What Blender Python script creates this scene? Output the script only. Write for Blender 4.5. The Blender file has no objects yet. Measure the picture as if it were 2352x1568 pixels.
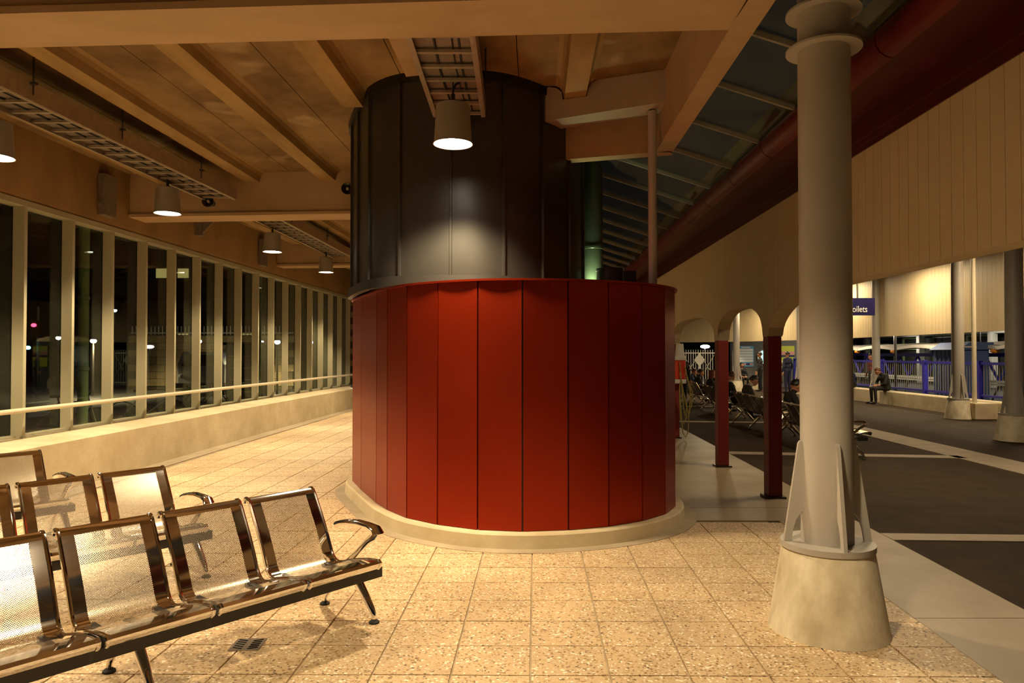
import bpy, bmesh, math, random
from mathutils import Vector, Matrix
from math import sin, cos, pi, radians, sqrt, atan2
random.seed(7)
SC = bpy.context.scene
COL = SC.collection

# ------------------------------------------------------------------ camera
cam_d = bpy.data.cameras.new('camera'); cam = bpy.data.objects.new('camera', cam_d); COL.objects.link(cam)
cam.location = (0, 0, 1.65); cam.rotation_euler = (radians(91.0), 0, 0)
cam_d.sensor_width = 36; cam_d.lens = 36 * 1650 / 2352; cam_d.clip_end = 300; cam_d.clip_start = .05
SC.camera = cam
# ------------------------------------------------------------------ world, exposure
wd = bpy.data.worlds.new('night'); SC.world = wd; wd.use_nodes = True
wd.node_tree.nodes['Background'].inputs[0].default_value = (.006, .006, .007, 1)
wd.node_tree.nodes['Background'].inputs[1].default_value = 1
vs = SC.view_settings; vs.view_transform = 'Standard'; vs.look = 'None'; vs.gamma = 1; vs.use_curve_mapping = False
vs.exposure = 0.1
SC.cycles.max_bounces = 6; SC.cycles.diffuse_bounces = 4; SC.cycles.glossy_bounces = 3; SC.cycles.transmission_bounces = 2; SC.cycles.transparent_max_bounces = 10
SC.cycles.adaptive_threshold = .05; SC.cycles.sample_clamp_indirect = 6
# lamp powers (watts) and colours: pendant lamps in the hall, lamps over the platform, street lamps
P_HALL, C_HALL = 700, (1, .78, .46)
P_PLAT, C_PLAT = 260, (1, .77, .46)
P_STREET, C_STREET = 650, (1, .78, .42)

AX = .0327            # the building runs along (AX, 1) in plan

# ------------------------------------------------------------------ materials
MATS = {}
def _nodes(name):
    m = bpy.data.materials.new(name); m.use_nodes = True
    nt = m.node_tree; b = nt.nodes['Principled BSDF']
    return m, nt, b
def pm(name, c1, c2=None, scale=4, rough=.6, metal=0, bump=0, bscale=60, coat=0, stretch=(1, 1, 1), lo=.35, hi=.65, rvar=0, detail=6, spec=.5):
    """plain or mottled surface: two colours mixed by noise in world space, optional fine relief"""
    m, nt, b = _nodes(name)
    b.inputs['Roughness'].default_value = rough; b.inputs['Metallic'].default_value = metal
    b.inputs['Coat Weight'].default_value = coat; b.inputs['Coat Roughness'].default_value = .12
    b.inputs['Specular IOR Level'].default_value = spec
    b.inputs['Base Color'].default_value = (*c1, 1)
    if c2 or bump:
        g = nt.nodes.new('ShaderNodeNewGeometry')
        mp = nt.nodes.new('ShaderNodeMapping'); mp.inputs['Scale'].default_value = stretch
        nt.links.new(g.outputs['Position'], mp.inputs['Vector'])
    if c2:
        n = nt.nodes.new('ShaderNodeTexNoise'); n.inputs['Scale'].default_value = scale; n.inputs['Detail'].default_value = detail
        n.inputs['Roughness'].default_value = .62
        r = nt.nodes.new('ShaderNodeValToRGB')
        r.color_ramp.elements[0].position = lo; r.color_ramp.elements[1].position = hi
        r.color_ramp.elements[0].color = (*c1, 1); r.color_ramp.elements[1].color = (*c2, 1)
        nt.links.new(mp.outputs[0], n.inputs['Vector']); nt.links.new(n.outputs['Fac'], r.inputs[0])
        nt.links.new(r.outputs[0], b.inputs['Base Color'])
        if rvar:
            mr = nt.nodes.new('ShaderNodeMapRange'); mr.inputs['To Min'].default_value = rough - rvar; mr.inputs['To Max'].default_value = rough + rvar
            nt.links.new(n.outputs['Fac'], mr.inputs['Value']); nt.links.new(mr.outputs[0], b.inputs['Roughness'])
    if bump:
        n2 = nt.nodes.new('ShaderNodeTexNoise'); n2.inputs['Scale'].default_value = bscale; n2.inputs['Detail'].default_value = 4
        bp = nt.nodes.new('ShaderNodeBump'); bp.inputs['Strength'].default_value = bump; bp.inputs['Distance'].default_value = .01
        nt.links.new(mp.outputs[0], n2.inputs['Vector']); nt.links.new(n2.outputs['Fac'], bp.inputs['Height']); nt.links.new(bp.outputs[0], b.inputs['Normal'])
    MATS[name] = m; return m
def em(name, c, s):
    m = bpy.data.materials.new(name); m.use_nodes = True; nt = m.node_tree
    nt.nodes.remove(nt.nodes['Principled BSDF']); e = nt.nodes.new('ShaderNodeEmission')
    e.inputs[0].default_value = (*c, 1); e.inputs[1].default_value = s
    nt.links.new(e.outputs[0], nt.nodes['Material Output'].inputs[0]); MATS[name] = m; return m

def terrazzo():
    m, nt, b = _nodes('aggregate_tile'); b.inputs['Roughness'].default_value = .55
    g = nt.nodes.new('ShaderNodeNewGeometry')
    def vor(scale):
        v = nt.nodes.new('ShaderNodeTexVoronoi'); v.inputs['Scale'].default_value = scale
        nt.links.new(g.outputs['Position'], v.inputs['Vector']); return v
    v1 = vor(85); sep = nt.nodes.new('ShaderNodeSeparateColor'); nt.links.new(v1.outputs['Color'], sep.inputs[0])
    r = nt.nodes.new('ShaderNodeValToRGB'); r.color_ramp.interpolation = 'CONSTANT'
    els = r.color_ramp.elements; els[0].position = 0; els[0].color = (.60, .43, .25, 1); els[1].position = .5; els[1].color = (.66, .49, .30, 1)
    for p, c in ((.70, (.54, .37, .20, 1)), (.82, (.34, .21, .10, 1)), (.905, (.19, .12, .06, 1)), (.94, (.92, .82, .66, 1))):
        e = els.new(p); e.color = c
    nt.links.new(sep.outputs[0], r.inputs[0])
    n = nt.nodes.new('ShaderNodeTexNoise'); n.inputs['Scale'].default_value = 1.7; n.inputs['Detail'].default_value = 5
    nt.links.new(g.outputs['Position'], n.inputs['Vector'])
    oi = nt.nodes.new('ShaderNodeObjectInfo')
    mr = nt.nodes.new('ShaderNodeMapRange'); mr.inputs['From Min'].default_value = .3; mr.inputs['From Max'].default_value = .7
    mr.inputs['To Min'].default_value = .84; mr.inputs['To Max'].default_value = 1.08
    nt.links.new(n.outputs['Fac'], mr.inputs['Value'])
    mr2 = nt.nodes.new('ShaderNodeMapRange'); mr2.inputs['To Min'].default_value = .93; mr2.inputs['To Max'].default_value = 1.05
    nt.links.new(oi.outputs['Random'], mr2.inputs['Value'])
    mul = nt.nodes.new('ShaderNodeMath'); mul.operation = 'MULTIPLY'; nt.links.new(mr.outputs[0], mul.inputs[0]); nt.links.new(mr2.outputs[0], mul.inputs[1])
    sc = nt.nodes.new('ShaderNodeVectorMath'); sc.operation = 'SCALE'
    nt.links.new(r.outputs[0], sc.inputs[0]); nt.links.new(mul.outputs[0], sc.inputs['Scale'])
    nt.links.new(sc.outputs[0], b.inputs['Base Color'])
    bp = nt.nodes.new('ShaderNodeBump'); bp.inputs['Strength'].default_value = .25; bp.inputs['Distance'].default_value = .004
    nt.links.new(sep.outputs[1], bp.inputs['Height']); nt.links.new(bp.outputs[0], b.inputs['Normal'])
    MATS['aggregate_tile'] = m
terrazzo()

def perforated():
    m, nt, b = _nodes('perforated_steel'); b.inputs['Metallic'].default_value = 1; b.inputs['Roughness'].default_value = .24
    b.inputs['Base Color'].default_value = (.83, .76, .66, 1)
    uv = nt.nodes.new('ShaderNodeUVMap')
    def lat(off):
        a = nt.nodes.new('ShaderNodeVectorMath'); a.operation = 'MULTIPLY_ADD'
        a.inputs[1].default_value = (1 / .0105, 1 / .0105, 0); a.inputs[2].default_value = (off, off, 0)
        f = nt.nodes.new('ShaderNodeVectorMath'); f.operation = 'FRACTION'
        s = nt.nodes.new('ShaderNodeVectorMath'); s.operation = 'SUBTRACT'; s.inputs[1].default_value = (.5, .5, 0)
        l = nt.nodes.new('ShaderNodeVectorMath'); l.operation = 'LENGTH'
        nt.links.new(uv.outputs[0], a.inputs[0]); nt.links.new(a.outputs[0], f.inputs[0]); nt.links.new(f.outputs[0], s.inputs[0]); nt.links.new(s.outputs[0], l.inputs[0])
        return l
    mn = nt.nodes.new('ShaderNodeMath'); mn.operation = 'MINIMUM'
    nt.links.new(lat(0).outputs['Value'], mn.inputs[0]); nt.links.new(lat(.5).outputs['Value'], mn.inputs[1])
    lt = nt.nodes.new('ShaderNodeMath'); lt.operation = 'LESS_THAN'; lt.inputs[1].default_value = .255
    nt.links.new(mn.outputs[0], lt.inputs[0])
    tr = nt.nodes.new('ShaderNodeBsdfTransparent'); mx = nt.nodes.new('ShaderNodeMixShader')
    nt.links.new(lt.outputs[0], mx.inputs[0]); nt.links.new(b.outputs[0], mx.inputs[1]); nt.links.new(tr.outputs[0], mx.inputs[2])
    nt.links.new(mx.outputs[0], nt.nodes['Material Output'].inputs[0]); MATS['perforated_steel'] = m
perforated()

def sheet_glass(name, f0, tint, bump=0, bscale=2.5):
    """a clear pane: mirror growing towards grazing view (Schlick) over a lightly tinted clear sheet"""
    m = bpy.data.materials.new(name); m.use_nodes = True; nt = m.node_tree; nt.nodes.remove(nt.nodes['Principled BSDF'])
    lw = nt.nodes.new('ShaderNodeLayerWeight'); lw.inputs[0].default_value = .5
    pw = nt.nodes.new('ShaderNodeMath'); pw.operation = 'POWER'; pw.inputs[1].default_value = 5
    ma = nt.nodes.new('ShaderNodeMath'); ma.operation = 'MULTIPLY_ADD'; ma.inputs[1].default_value = 1 - f0; ma.inputs[2].default_value = f0
    nt.links.new(lw.outputs['Facing'], pw.inputs[0]); nt.links.new(pw.outputs[0], ma.inputs[0])
    gl = nt.nodes.new('ShaderNodeBsdfGlossy'); gl.inputs['Roughness'].default_value = .015; gl.inputs[0].default_value = (.95, 1, .95, 1)
    tr = nt.nodes.new('ShaderNodeBsdfTransparent'); tr.inputs[0].default_value = (*tint, 1)
    mx = nt.nodes.new('ShaderNodeMixShader')
    if bump:
        g = nt.nodes.new('ShaderNodeNewGeometry'); n = nt.nodes.new('ShaderNodeTexNoise'); n.inputs['Scale'].default_value = bscale; n.inputs['Detail'].default_value = 1
        bp = nt.nodes.new('ShaderNodeBump'); bp.inputs['Strength'].default_value = bump; bp.inputs['Distance'].default_value = .02
        nt.links.new(g.outputs['Position'], n.inputs['Vector']); nt.links.new(n.outputs['Fac'], bp.inputs['Height'])
        nt.links.new(bp.outputs[0], gl.inputs['Normal'])
    nt.links.new(ma.outputs[0], mx.inputs[0]); nt.links.new(tr.outputs[0], mx.inputs[1]); nt.links.new(gl.outputs[0], mx.inputs[2])
    nt.links.new(mx.outputs[0], nt.nodes['Material Output'].inputs[0]); MATS[name] = m
sheet_glass('window_glass', .04, (.92, .95, .92))
sheet_glass('canopy_glass', .045, (.80, .86, .80), bump=.10, bscale=1.6)

pm('ceiling_concrete', (.30, .185, .070), (.115, .062, .016), scale=1.1, rough=.85, bump=.25, bscale=14, stretch=(1, .8, 1), lo=.32, hi=.68)
def patches(mat, col, scale, lo, hi):
    nt = mat.node_tree; b = nt.nodes['Principled BSDF']; src = b.inputs['Base Color'].links[0].from_socket
    g = nt.nodes.new('ShaderNodeNewGeometry'); n = nt.nodes.new('ShaderNodeTexNoise'); n.inputs['Scale'].default_value = scale; n.inputs['Detail'].default_value = 2.5; n.inputs['Distortion'].default_value = .4
    r = nt.nodes.new('ShaderNodeMapRange'); r.inputs['From Min'].default_value = lo; r.inputs['From Max'].default_value = hi
    mx = nt.nodes.new('ShaderNodeMix'); mx.data_type = 'RGBA'; mx.inputs['B'].default_value = (*col, 1)
    nt.links.new(g.outputs['Position'], n.inputs['Vector']); nt.links.new(n.outputs['Fac'], r.inputs['Value']); nt.links.new(r.outputs[0], mx.inputs['Factor'])
    nt.links.new(src, mx.inputs['A']); nt.links.new(mx.outputs['Result'], b.inputs['Base Color'])
patches(MATS['ceiling_concrete'], (.40, .285, .16), 1.25, .64, .74)
pm('ceiling_rib', (.36, .225, .085), (.23, .135, .040), scale=2.6, rough=.8, bump=.2, bscale=20, stretch=(1, .35, 1))
pm('beam_concrete', (.46, .31, .18), (.35, .225, .11), scale=1.8, rough=.8, bump=.15, bscale=25, stretch=(.5, 1, 1), lo=.3, hi=.7)
pm('spandrel_concrete', (.27, .155, .055), (.19, .105, .032), scale=1.2, rough=.85, bump=.2, bscale=18, stretch=(1, 1, .35))
pm('pale_concrete', (.66, .56, .38), (.50, .40, .24), scale=2.2, rough=.8, bump=.25, bscale=22, lo=.36, hi=.72)
pm('footing_concrete', (.78, .70, .53), (.42, .34, .21), scale=3.6, rough=.75, bump=.3, bscale=16, stretch=(1, 1, .55), lo=.38, hi=.70)
pm('floor_concrete', (.31, .235, .15), (.235, .172, .105), scale=1.6, rough=.42, bump=.06, bscale=40, lo=.3, hi=.7, rvar=.08)
pm('floor_border', (.42, .34, .24), (.33, .26, .17), scale=3, rough=.6)
pm('grout', (.24, .18, .11), (.17, .12, .07), scale=9, rough=.9)
pm('grout_light', (.46, .36, .24), (.33, .25, .16), scale=7, rough=.9)
pm('asphalt', (.040, .026, .014), (.056, .037, .021), scale=3, rough=.85, spec=.15, bump=.5, bscale=160)
pm('paving_strip', (.42, .34, .26), (.34, .27, .20), scale=4, rough=.7)
pm('red_panel', (.310, .022, .0042), (.280, .0195, .0038), scale=.7, rough=.34, metal=.60, spec=.35)
pm('red_steel', (.080, .007, .004), (.058, .005, .003), scale=2.5, rough=.45)
pm('post_red', (.200, .014, .006), (.165, .011, .005), scale=3, rough=.5)
pm('red_gutter', (.125, .010, .004), (.090, .007, .003), scale=2, rough=.36, coat=.05)
pm('black_sheet', (.078, .074, .068), (.068, .064, .059), scale=2, rough=.40, metal=.65)
pm('black_trim', (.016, .015, .014), None, rough=.4, metal=.3)
pm('chrome', (.92, .89, .86), None, rough=.075, metal=1)
pm('black_steel', (.014, .012, .011), None, rough=.35)
pm('black_rubber', (.01, .01, .01), None, rough=.7)
pm('mullion_paint', (.41, .38, .26), None, rough=.42)
pm('rail_paint', (.66, .58, .43), None, rough=.35)
pm('grey_paint', (.42, .385, .345), (.39, .36, .32), scale=2, rough=.45)
pm('lamp_grey', (.32, .28, .23), None, rough=.4)
pm('galvanised', (.46, .38, .29), (.38, .31, .23), scale=12, rough=.42, metal=.55)
pm('dark_metal', (.05, .045, .04), None, rough=.5, metal=.4)
pm('plate_grey', (.36, .29, .22), (.33, .26, .19), scale=2, rough=.6)
pm('bolted_steel', (.24, .19, .15), (.18, .14, .11), scale=8, rough=.5, metal=.3)
pm('cream_board', (.64, .52, .32), (.58, .46, .27), scale=1.6, rough=.55, bump=.1, bscale=30, stretch=(1, 1, .3))
pm('cream_back', (.40, .31, .18), None, rough=.7)
pm('duct_green', (.10, .12, .09), (.07, .085, .06), scale=2, rough=.28, metal=.5)
pm('bar_metal', (.36, .33, .27), None, rough=.4, metal=.4)
pm('blue_paint', (.035, .030, .36), None, rough=.4)
pm('blue_dull', (.06, .09, .20), None, rough=.6)
pm('sign_blue', (.018, .014, .085), None, rough=.4)
pm('sign_white', (.85, .84, .78), None, rough=.5)
pm('awning_white', (.74, .66, .54), None, rough=.7)
pm('night_wall', (.020, .019, .016), (.014, .013, .011), scale=.6, rough=.8)
pm('night_ground', (.011, .010, .008), (.017, .015, .012), scale=1.4, rough=.65)
pm('block_stone', (.34, .25, .12), (.26, .19, .09), scale=3, rough=.85, bump=.3, bscale=20)
pm('block_mortar', (.08, .06, .03), None, rough=.9)
pm('green_post', (.20, .27, .12), None, rough=.4)
pm('white_paint', (.62, .60, .54), None, rough=.45)
pm('grey_wall', (.11, .105, .095), (.09, .085, .078), scale=1.2, rough=.6)
pm('poster_white', (.72, .74, .72), None, rough=.5)
pm('poster_blue', (.10, .33, .55), None, rough=.5)
pm('poster_lime', (.44, .47, .03), None, rough=.5)
pm('poster_pink', (.55, .24, .22), None, rough=.5)
pm('hose_red', (.55, .030, .015), None, rough=.4)
pm('hose_yellow', (.26, .20, .05), None, rough=.5)
pm('orange_paint', (.85, .30, .02), None, rough=.5)
pm('skin', (.55, .26, .14), None, rough=.55)
pm('skin_shade', (.30, .12, .07), None, rough=.6)
pm('hair_dark', (.022, .014, .009), None, rough=.5)
pm('hair_black', (.008, .007, .007), None, rough=.45)
pm('hair_brown', (.085, .036, .013), None, rough=.5)
pm('hair_auburn', (.16, .035, .010), None, rough=.5)
pm('cloth_black', (.011, .010, .010), None, rough=.85)
pm('cloth_charcoal', (.035, .032, .026), None, rough=.85)
pm('cloth_navy', (.018, .020, .060), None, rough=.85)
pm('cloth_denim', (.030, .055, .13), None, rough=.85)
pm('cloth_red', (.30, .012, .012), None, rough=.8)
pm('cloth_white', (.66, .62, .55), None, rough=.8)
pm('cloth_beige', (.36, .28, .18), None, rough=.85)
pm('shoe_black', (.008, .008, .008), None, rough=.35)
pm('paper', (.62, .58, .50), None, rough=.8)
em('lamp_glow', (1, .90, .70), 22)
em('street_glow', (1, .96, .85), 14)
em('tube_glow', (.95, 1, .92), 9)
em('green_window', (.25, .85, .20), .30)
em('yellow_window', (1, .78, .25), .30)
em('signal_green', (.2, 1, .85), 6)
em('signal_red', (1, .05, .12), 5)
em('lit_disc', (.55, .95, .85), 1.2)

# ------------------------------------------------------------------ builders
def wloc(o):
    v = Vector((0, 0, 0))
    while o is not None:
        v += o.location; o = o.parent
    return v
class MB:
    def __init__(self): self.v = []; self.f = []; self.uv = None; self.mi = []
    def add(self, vs, fs):
        n = len(self.v); self.v += [tuple(p) for p in vs]; self.f += [tuple(i + n for i in f) for f in fs]; return self
    def hexa(self, p):      # 8 points: bottom ring then top ring
        return self.add(p, [(3, 2, 1, 0), (4, 5, 6, 7), (0, 1, 5, 4), (1, 2, 6, 5), (2, 3, 7, 6), (3, 0, 4, 7)])
    def box(self, x0, x1, y0, y1, z0, z1):
        return self.hexa([(x0, y0, z0), (x1, y0, z0), (x1, y1, z0), (x0, y1, z0), (x0, y0, z1), (x1, y0, z1), (x1, y1, z1), (x0, y1, z1)])
    def prism(self, poly, z0, z1):          # polygon in plan
        n = len(poly); vs = [(x, y, z0) for x, y in poly] + [(x, y, z1) for x, y in poly]
        fs = [tuple(range(n))[::-1], tuple(range(n, 2 * n))] + [(i, (i + 1) % n, n + (i + 1) % n, n + i) for i in range(n)]
        return self.add(vs, fs)
    def extrude(self, pts, d):              # 3-D polygon pushed along d
        n = len(pts); d = Vector(d); vs = [tuple(p) for p in pts] + [tuple(Vector(p) + d) for p in pts]
        fs = [tuple(range(n))[::-1], tuple(range(n, 2 * n))] + [(i, (i + 1) % n, n + (i + 1) % n, n + i) for i in range(n)]
        return self.add(vs, fs)
    def loft(self, rings, closed=True, caps=True, loop=False):
        n = len(rings[0]); vs = [p for r in rings for p in r]; fs = []; m = len(rings)
        for a in range(m if loop else m - 1):
            b = (a + 1) % m
            for i in range(n if closed else n - 1):
                j = (i + 1) % n; fs.append((a * n + i, a * n + j, b * n + j, b * n + i))
        if caps and closed and not loop: fs += [tuple(range(n))[::-1], tuple((m - 1) * n + i for i in range(n))]
        return self.add(vs, fs)
    def tube(self, path, r, n=8, caps=True, flat=1.0):
        P = [Vector(p) for p in path]; R = r if isinstance(r, (list, tuple)) else [r] * len(P); rings = []
        up = None
        for i, p in enumerate(P):
            t = (P[min(i + 1, len(P) - 1)] - P[max(i - 1, 0)]).normalized()
            if up is None:
                up = Vector((0, 0, 1)) if abs(t.z) < .9 else Vector((1, 0, 0))
            s = t.cross(up)
            if s.length < 1e-6: s = t.orthogonal()
            s.normalize(); u = s.cross(t).normalized(); up = u
            rings.append([tuple(p + s * cos(2 * pi * k / n) * R[i] * flat + u * sin(2 * pi * k / n) * R[i]) for k in range(n)])
        return self.loft(rings, caps=caps)
    def bar(self, a, b, w, h, up=(0, 0, 1)):
        a = Vector(a); b = Vector(b); t = (b - a).normalized(); s = t.cross(Vector(up)).normalized(); u = s.cross(t)
        q = []
        for p in (a, b):
            q.append([p - s * w / 2 - u * h / 2, p + s * w / 2 - u * h / 2, p + s * w / 2 + u * h / 2, p - s * w / 2 + u * h / 2])
        return self.loft([[tuple(v) for v in q[0]], [tuple(v) for v in q[1]]])
    def lathe(self, prof, c=(0, 0), n=32, cap=True):
        rings = [[(c[0] + r * cos(2 * pi * k / n), c[1] + r * sin(2 * pi * k / n), z) for k in range(n)] for r, z in prof]
        return self.loft(rings, caps=cap)
    def sphere(self, c, r, n=12, m=8, sq=(1, 1, 1)):
        vs = [(c[0], c[1], c[2] - r * sq[2])]; fs = []
        for j in range(1, m):
            a = -pi / 2 + pi * j / m
            for k in range(n): vs.append((c[0] + r * sq[0] * cos(a) * cos(2 * pi * k / n), c[1] + r * sq[1] * cos(a) * sin(2 * pi * k / n), c[2] + r * sq[2] * sin(a)))
        vs.append((c[0], c[1], c[2] + r * sq[2])); L = len(vs) - 1
        for k in range(n):
            k2 = (k + 1) % n; fs.append((0, 1 + k2, 1 + k)); fs.append((L, 1 + (m - 2) * n + k, 1 + (m - 2) * n + k2))
            for j in range(m - 2): fs.append((1 + j * n + k, 1 + j * n + k2, 1 + (j + 1) * n + k2, 1 + (j + 1) * n + k))
        return self.add(vs, fs)
    def build(self, name, mat, parent=None, smooth=False, bevel=0, world=True, flip=False):
        me = bpy.data.meshes.new(name); off = wloc(parent) if (parent and world) else Vector((0, 0, 0))
        me.from_pydata([tuple(Vector(p) - off) for p in self.v], [], self.f)
        bm = bmesh.new(); bm.from_mesh(me); bmesh.ops.recalc_face_normals(bm, faces=bm.faces)
        if bevel:
            bmesh.ops.bevel(bm, geom=[e for e in bm.edges if len(e.link_faces) == 2 and e.calc_face_angle(0) > .5], offset=bevel, segments=2, affect='EDGES', profile=.6)
        bm.to_mesh(me); bm.free()
        me.materials.append(MATS[mat] if isinstance(mat, str) else mat)
        if smooth:
            for p in me.polygons: p.use_smooth = True
            if smooth != 'all': me.set_sharp_from_angle(angle=radians(38))
        o = bpy.data.objects.new(name, me); COL.objects.link(o)
        if parent: o.parent = parent
        return o
def tag(o, label=None, cat=None, group=None, kind=None):
    if label: o['label'] = label
    if cat: o['category'] = cat
    if group: o['group'] = group
    if kind: o['kind'] = kind
    return o
def empty(name, loc=(0, 0, 0), rz=0, label=None, cat=None, group=None, kind=None):
    o = bpy.data.objects.new(name, None); COL.objects.link(o); o.location = loc; o.rotation_euler = (0, 0, rz); o.empty_display_size = .1
    return tag(o, label, cat, group, kind)
def struct(o, label=None): return tag(o, label, kind='structure')
def copy_tree(o, parent=None):
    c = o.copy(); COL.objects.link(c); c.parent = parent
    for ch in [q for q in bpy.data.objects if q.parent == o]: copy_tree(ch, c)
    return c
def crom(pts, sub, closed=True):
    """Catmull-Rom through plan points; returns list of segments, each a list of sub+1 points"""
    n = len(pts); segs = []
    for i in range(n if closed else n - 1):
        p = [Vector(pts[(i + k - 1) % n]) if closed else Vector(pts[min(max(i + k - 1, 0), n - 1)]) for k in range(4)]
        s = []
        for k in range(sub + 1):
            t = k / sub
            s.append(.5 * (2 * p[1] + (p[2] - p[0]) * t + (2 * p[0] - 5 * p[1] + 4 * p[2] - p[3]) * t * t + (3 * p[1] - p[0] - 3 * p[2] + p[3]) * t ** 3))
        segs.append(s)
    return segs
def offset_loop(P, d):
    """grow a counter-clockwise plan loop outward by d"""
    n = len(P); out = []
    for i in range(n):
        t = (P[(i + 1) % n] - P[i - 1]).normalized(); out.append(P[i] + Vector((t.y, -t.x)) * d)
    return out

# ================================================================== SETTING
def xp(Y): return -5.52 + .012 * (Y - 3) + .0013 * (Y - 3) ** 2       # front of the low wall under the windows
def xw(Y): return 2.66 + AX * Y                                       # hall face of the board-clad arcade wall
def sweep(mb, prof, Ys):
    mb.loft([[(xp(Y) + o, Y, z) for o, z in prof] for Y in Ys]); return mb
def frange(a, b, n): return [a + (b - a) * i / n for i in range(n + 1)]

# ---- red drum outline (panel joints measured one by one round the front)
RED = [(-1.914, 8.63), (-1.687, 8.05), (-1.386, 7.35), (-1.219, 7.03), (-.977, 6.68), (-.665, 6.42), (-.298, 6.23), (.09, 6.17), (.487, 6.22),
       (.854, 6.35), (1.188, 6.56), (1.456, 6.84), (1.626, 7.17), (1.70, 7.55), (1.68, 7.95), (1.58, 8.4), (1.42, 8.85), (1.18, 9.3), (.85, 9.7), (.45, 10.0), (0, 10.18), (-.5, 10.2), (-1.0, 10.1), (-1.42, 9.86), (-1.74, 9.5), (-1.92, 9.08)]
RSEG = crom(RED, 8); RLOOP = [p for s in RSEG for p in s[:-1]]
DRUM = [(-1.92, 8.62), (-1.80, 8.13), (-1.54, 7.47), (-1.36, 7.15), (-1.09, 6.92), (-.72, 6.83), (-.25, 6.84), (.05, 6.98), (.33, 7.25), (.60, 7.62), (.79, 8.08), (.84, 8.6), (.70, 9.2), (.3, 9.65), (-.3, 9.85), (-.9, 9.82), (-1.45, 9.55), (-1.82, 9.12)]
DLOOP = [p for s in crom(DRUM, 10) for p in s[:-1]]

# ---- floors
fl = struct(MB().prism([(-6, -3), (2.24, -3), (2.30 + .0327 * 7.15, 7.15), (2.9, 24), (-4.9, 24)], -.12, -.012).build('floor', 'grout_light'))
kerb_in = offset_loop(RLOOP, .20)
def inside(p, loop):
    c = False; n = len(loop)
    for i in range(n):
        a, b = loop[i], loop[i - 1]
        if (a.y > p[1]) != (b.y > p[1]) and p[0] < (b.x - a.x) * (p[1] - a.y) / (b.y - a.y) + a.x: c = not c
    return c
TW, TH = .408, .374
def gx(i, Y): return -.028 + TW * i + AX * Y
def gy(j, X): return 4.844 + TH * j - .008 * X
cells = []
for j in range(-12, 50):
    for i in range(-16, 8):
        g = .0045
        X0 = gx(i, 4.844 + TH * j); Y0 = gy(j, X0)
        q = []
        for (a, b, sx, sy) in ((i, j, 1, 1), (i + 1, j, -1, 1), (i + 1, j + 1, -1, -1), (i, j + 1, 1, -1)):
            Xc = gx(a, 4.844 + TH * b); Yc = gy(b, Xc); q.append((Xc + sx * g * 1.3, Yc + sy * g))
        cx = sum(p[0] for p in q) / 4; cy = sum(p[1] for p in q) / 4
        if cy > 23.6 or cy < -2.5: continue
        if cx < xp(cy) + .30 - TW * .3: continue
        right = 2.30 + .048 * cy
        if cy < 7.15:
            if cx > right + .16: continue
        elif cx > -1.2: continue
        if all(inside(p, kerb_in) for p in q): continue
        # trim the cells that meet the strip on the platform side
        q = [(min(px, 2.30 + .048 * py - .004), min(py, 7.14) if cx > 1 else py) for px, py in q]
        if q[1][0] - q[0][0] < .03: continue
        vis = cy > 3.3 and abs(cx / cy) < .76
        cells.append((0 if vis else 1, cy, cx, q))
cells.sort(key=lambda c: (c[0], c[1]))
def tile_mb(mb, q, dz):
    mb.hexa([(x, y, -.03) for x, y in q] + [(x, y, dz) for x, y in q])
for k, c in enumerate(cells[:300]):
    m = MB(); tile_mb(m, c[3], random.uniform(-.0012, .0012)); m.build('tile', 'aggregate_tile', fl)
m = MB()
for c in cells[300:]: tile_mb(m, c[3], random.uniform(-.001, .001))
tag(m.build('tile_field', 'aggregate_tile', fl), kind='stuff')
# smooth concrete strip under the arcade, cast in bays
st = struct(MB().prism([(2.1, -3), (3.08, -3), (3.9, 24), (1.2, 24), (1.2, 7.15), (2.31, 7.15)], -.14, -.016).build('floor_strip', 'grout'))
def strip_bay(y0, y1, x0f, x1f):
    MB().prism([(x0f(y0), y0 + .004), (x1f(y0), y0 + .004), (x1f(y1), y1 - .004), (x0f(y1), y1 - .004)], -.05, .0).build('slab', 'floor_concrete', st)
sxl = lambda y: 2.30 + .048 * y; sxr = lambda y: 3.12 + .0405 * y
for a, b in ((-3, -.6), (-.6, 1.9), (1.9, 4.52), (4.52, 7.15)): strip_bay(a, b, sxl, sxr)
for a, b in ((7.15, 7.75), (7.75, 10.5), (10.5, 14), (14, 19), (19, 24)): strip_bay(a, b, lambda y: 1.0, sxr)
asp = struct(MB().prism([(3.0, -3), (14.0, -3), (14.0, 42), (-3, 42), (-3, 24), (3.9, 24)], -.2, -.012).build('floor_asphalt', 'asphalt'))
def pave(pts): return MB().prism(pts, -.03, -.004).build('paving_strip', 'paving_strip', asp)
pave([(6.80 + .02 * 4, 4), (7.52 + .02 * 4, 4), (7.75 + .02 * 25, 25), (7.03 + .02 * 25, 25)])
for y0, y1, w in ((6.55, 6.38, .24), (12.1, 11.6, .30), (17.75, 17.3, .30), (23.1, 22.7, .3)):
    pave([(sxr(y0) + .02, y0 - w / 2), (7.02 + .02 * y1, y1 - w / 2), (7.02 + .02 * y1, y1 + w / 2), (sxr(y0) + .02, y0 + w / 2)])
pave([(7.78 + .02 * 6.3, 6.12), (13.5, 5.95), (13.5, 6.2), (7.78 + .02 * 6.3, 6.37)])
# border along the low wall
m = MB(); m.loft([[(xp(Y) - .02, Y, -.02), (xp(Y) + .27, Y, -.02), (xp(Y) + .27, Y, .003), (xp(Y) - .02, Y, .003)] for Y in frange(-2.8, 23.8, 24)])
struct(m.build('floor_edge_strip', 'floor_border'))

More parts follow.
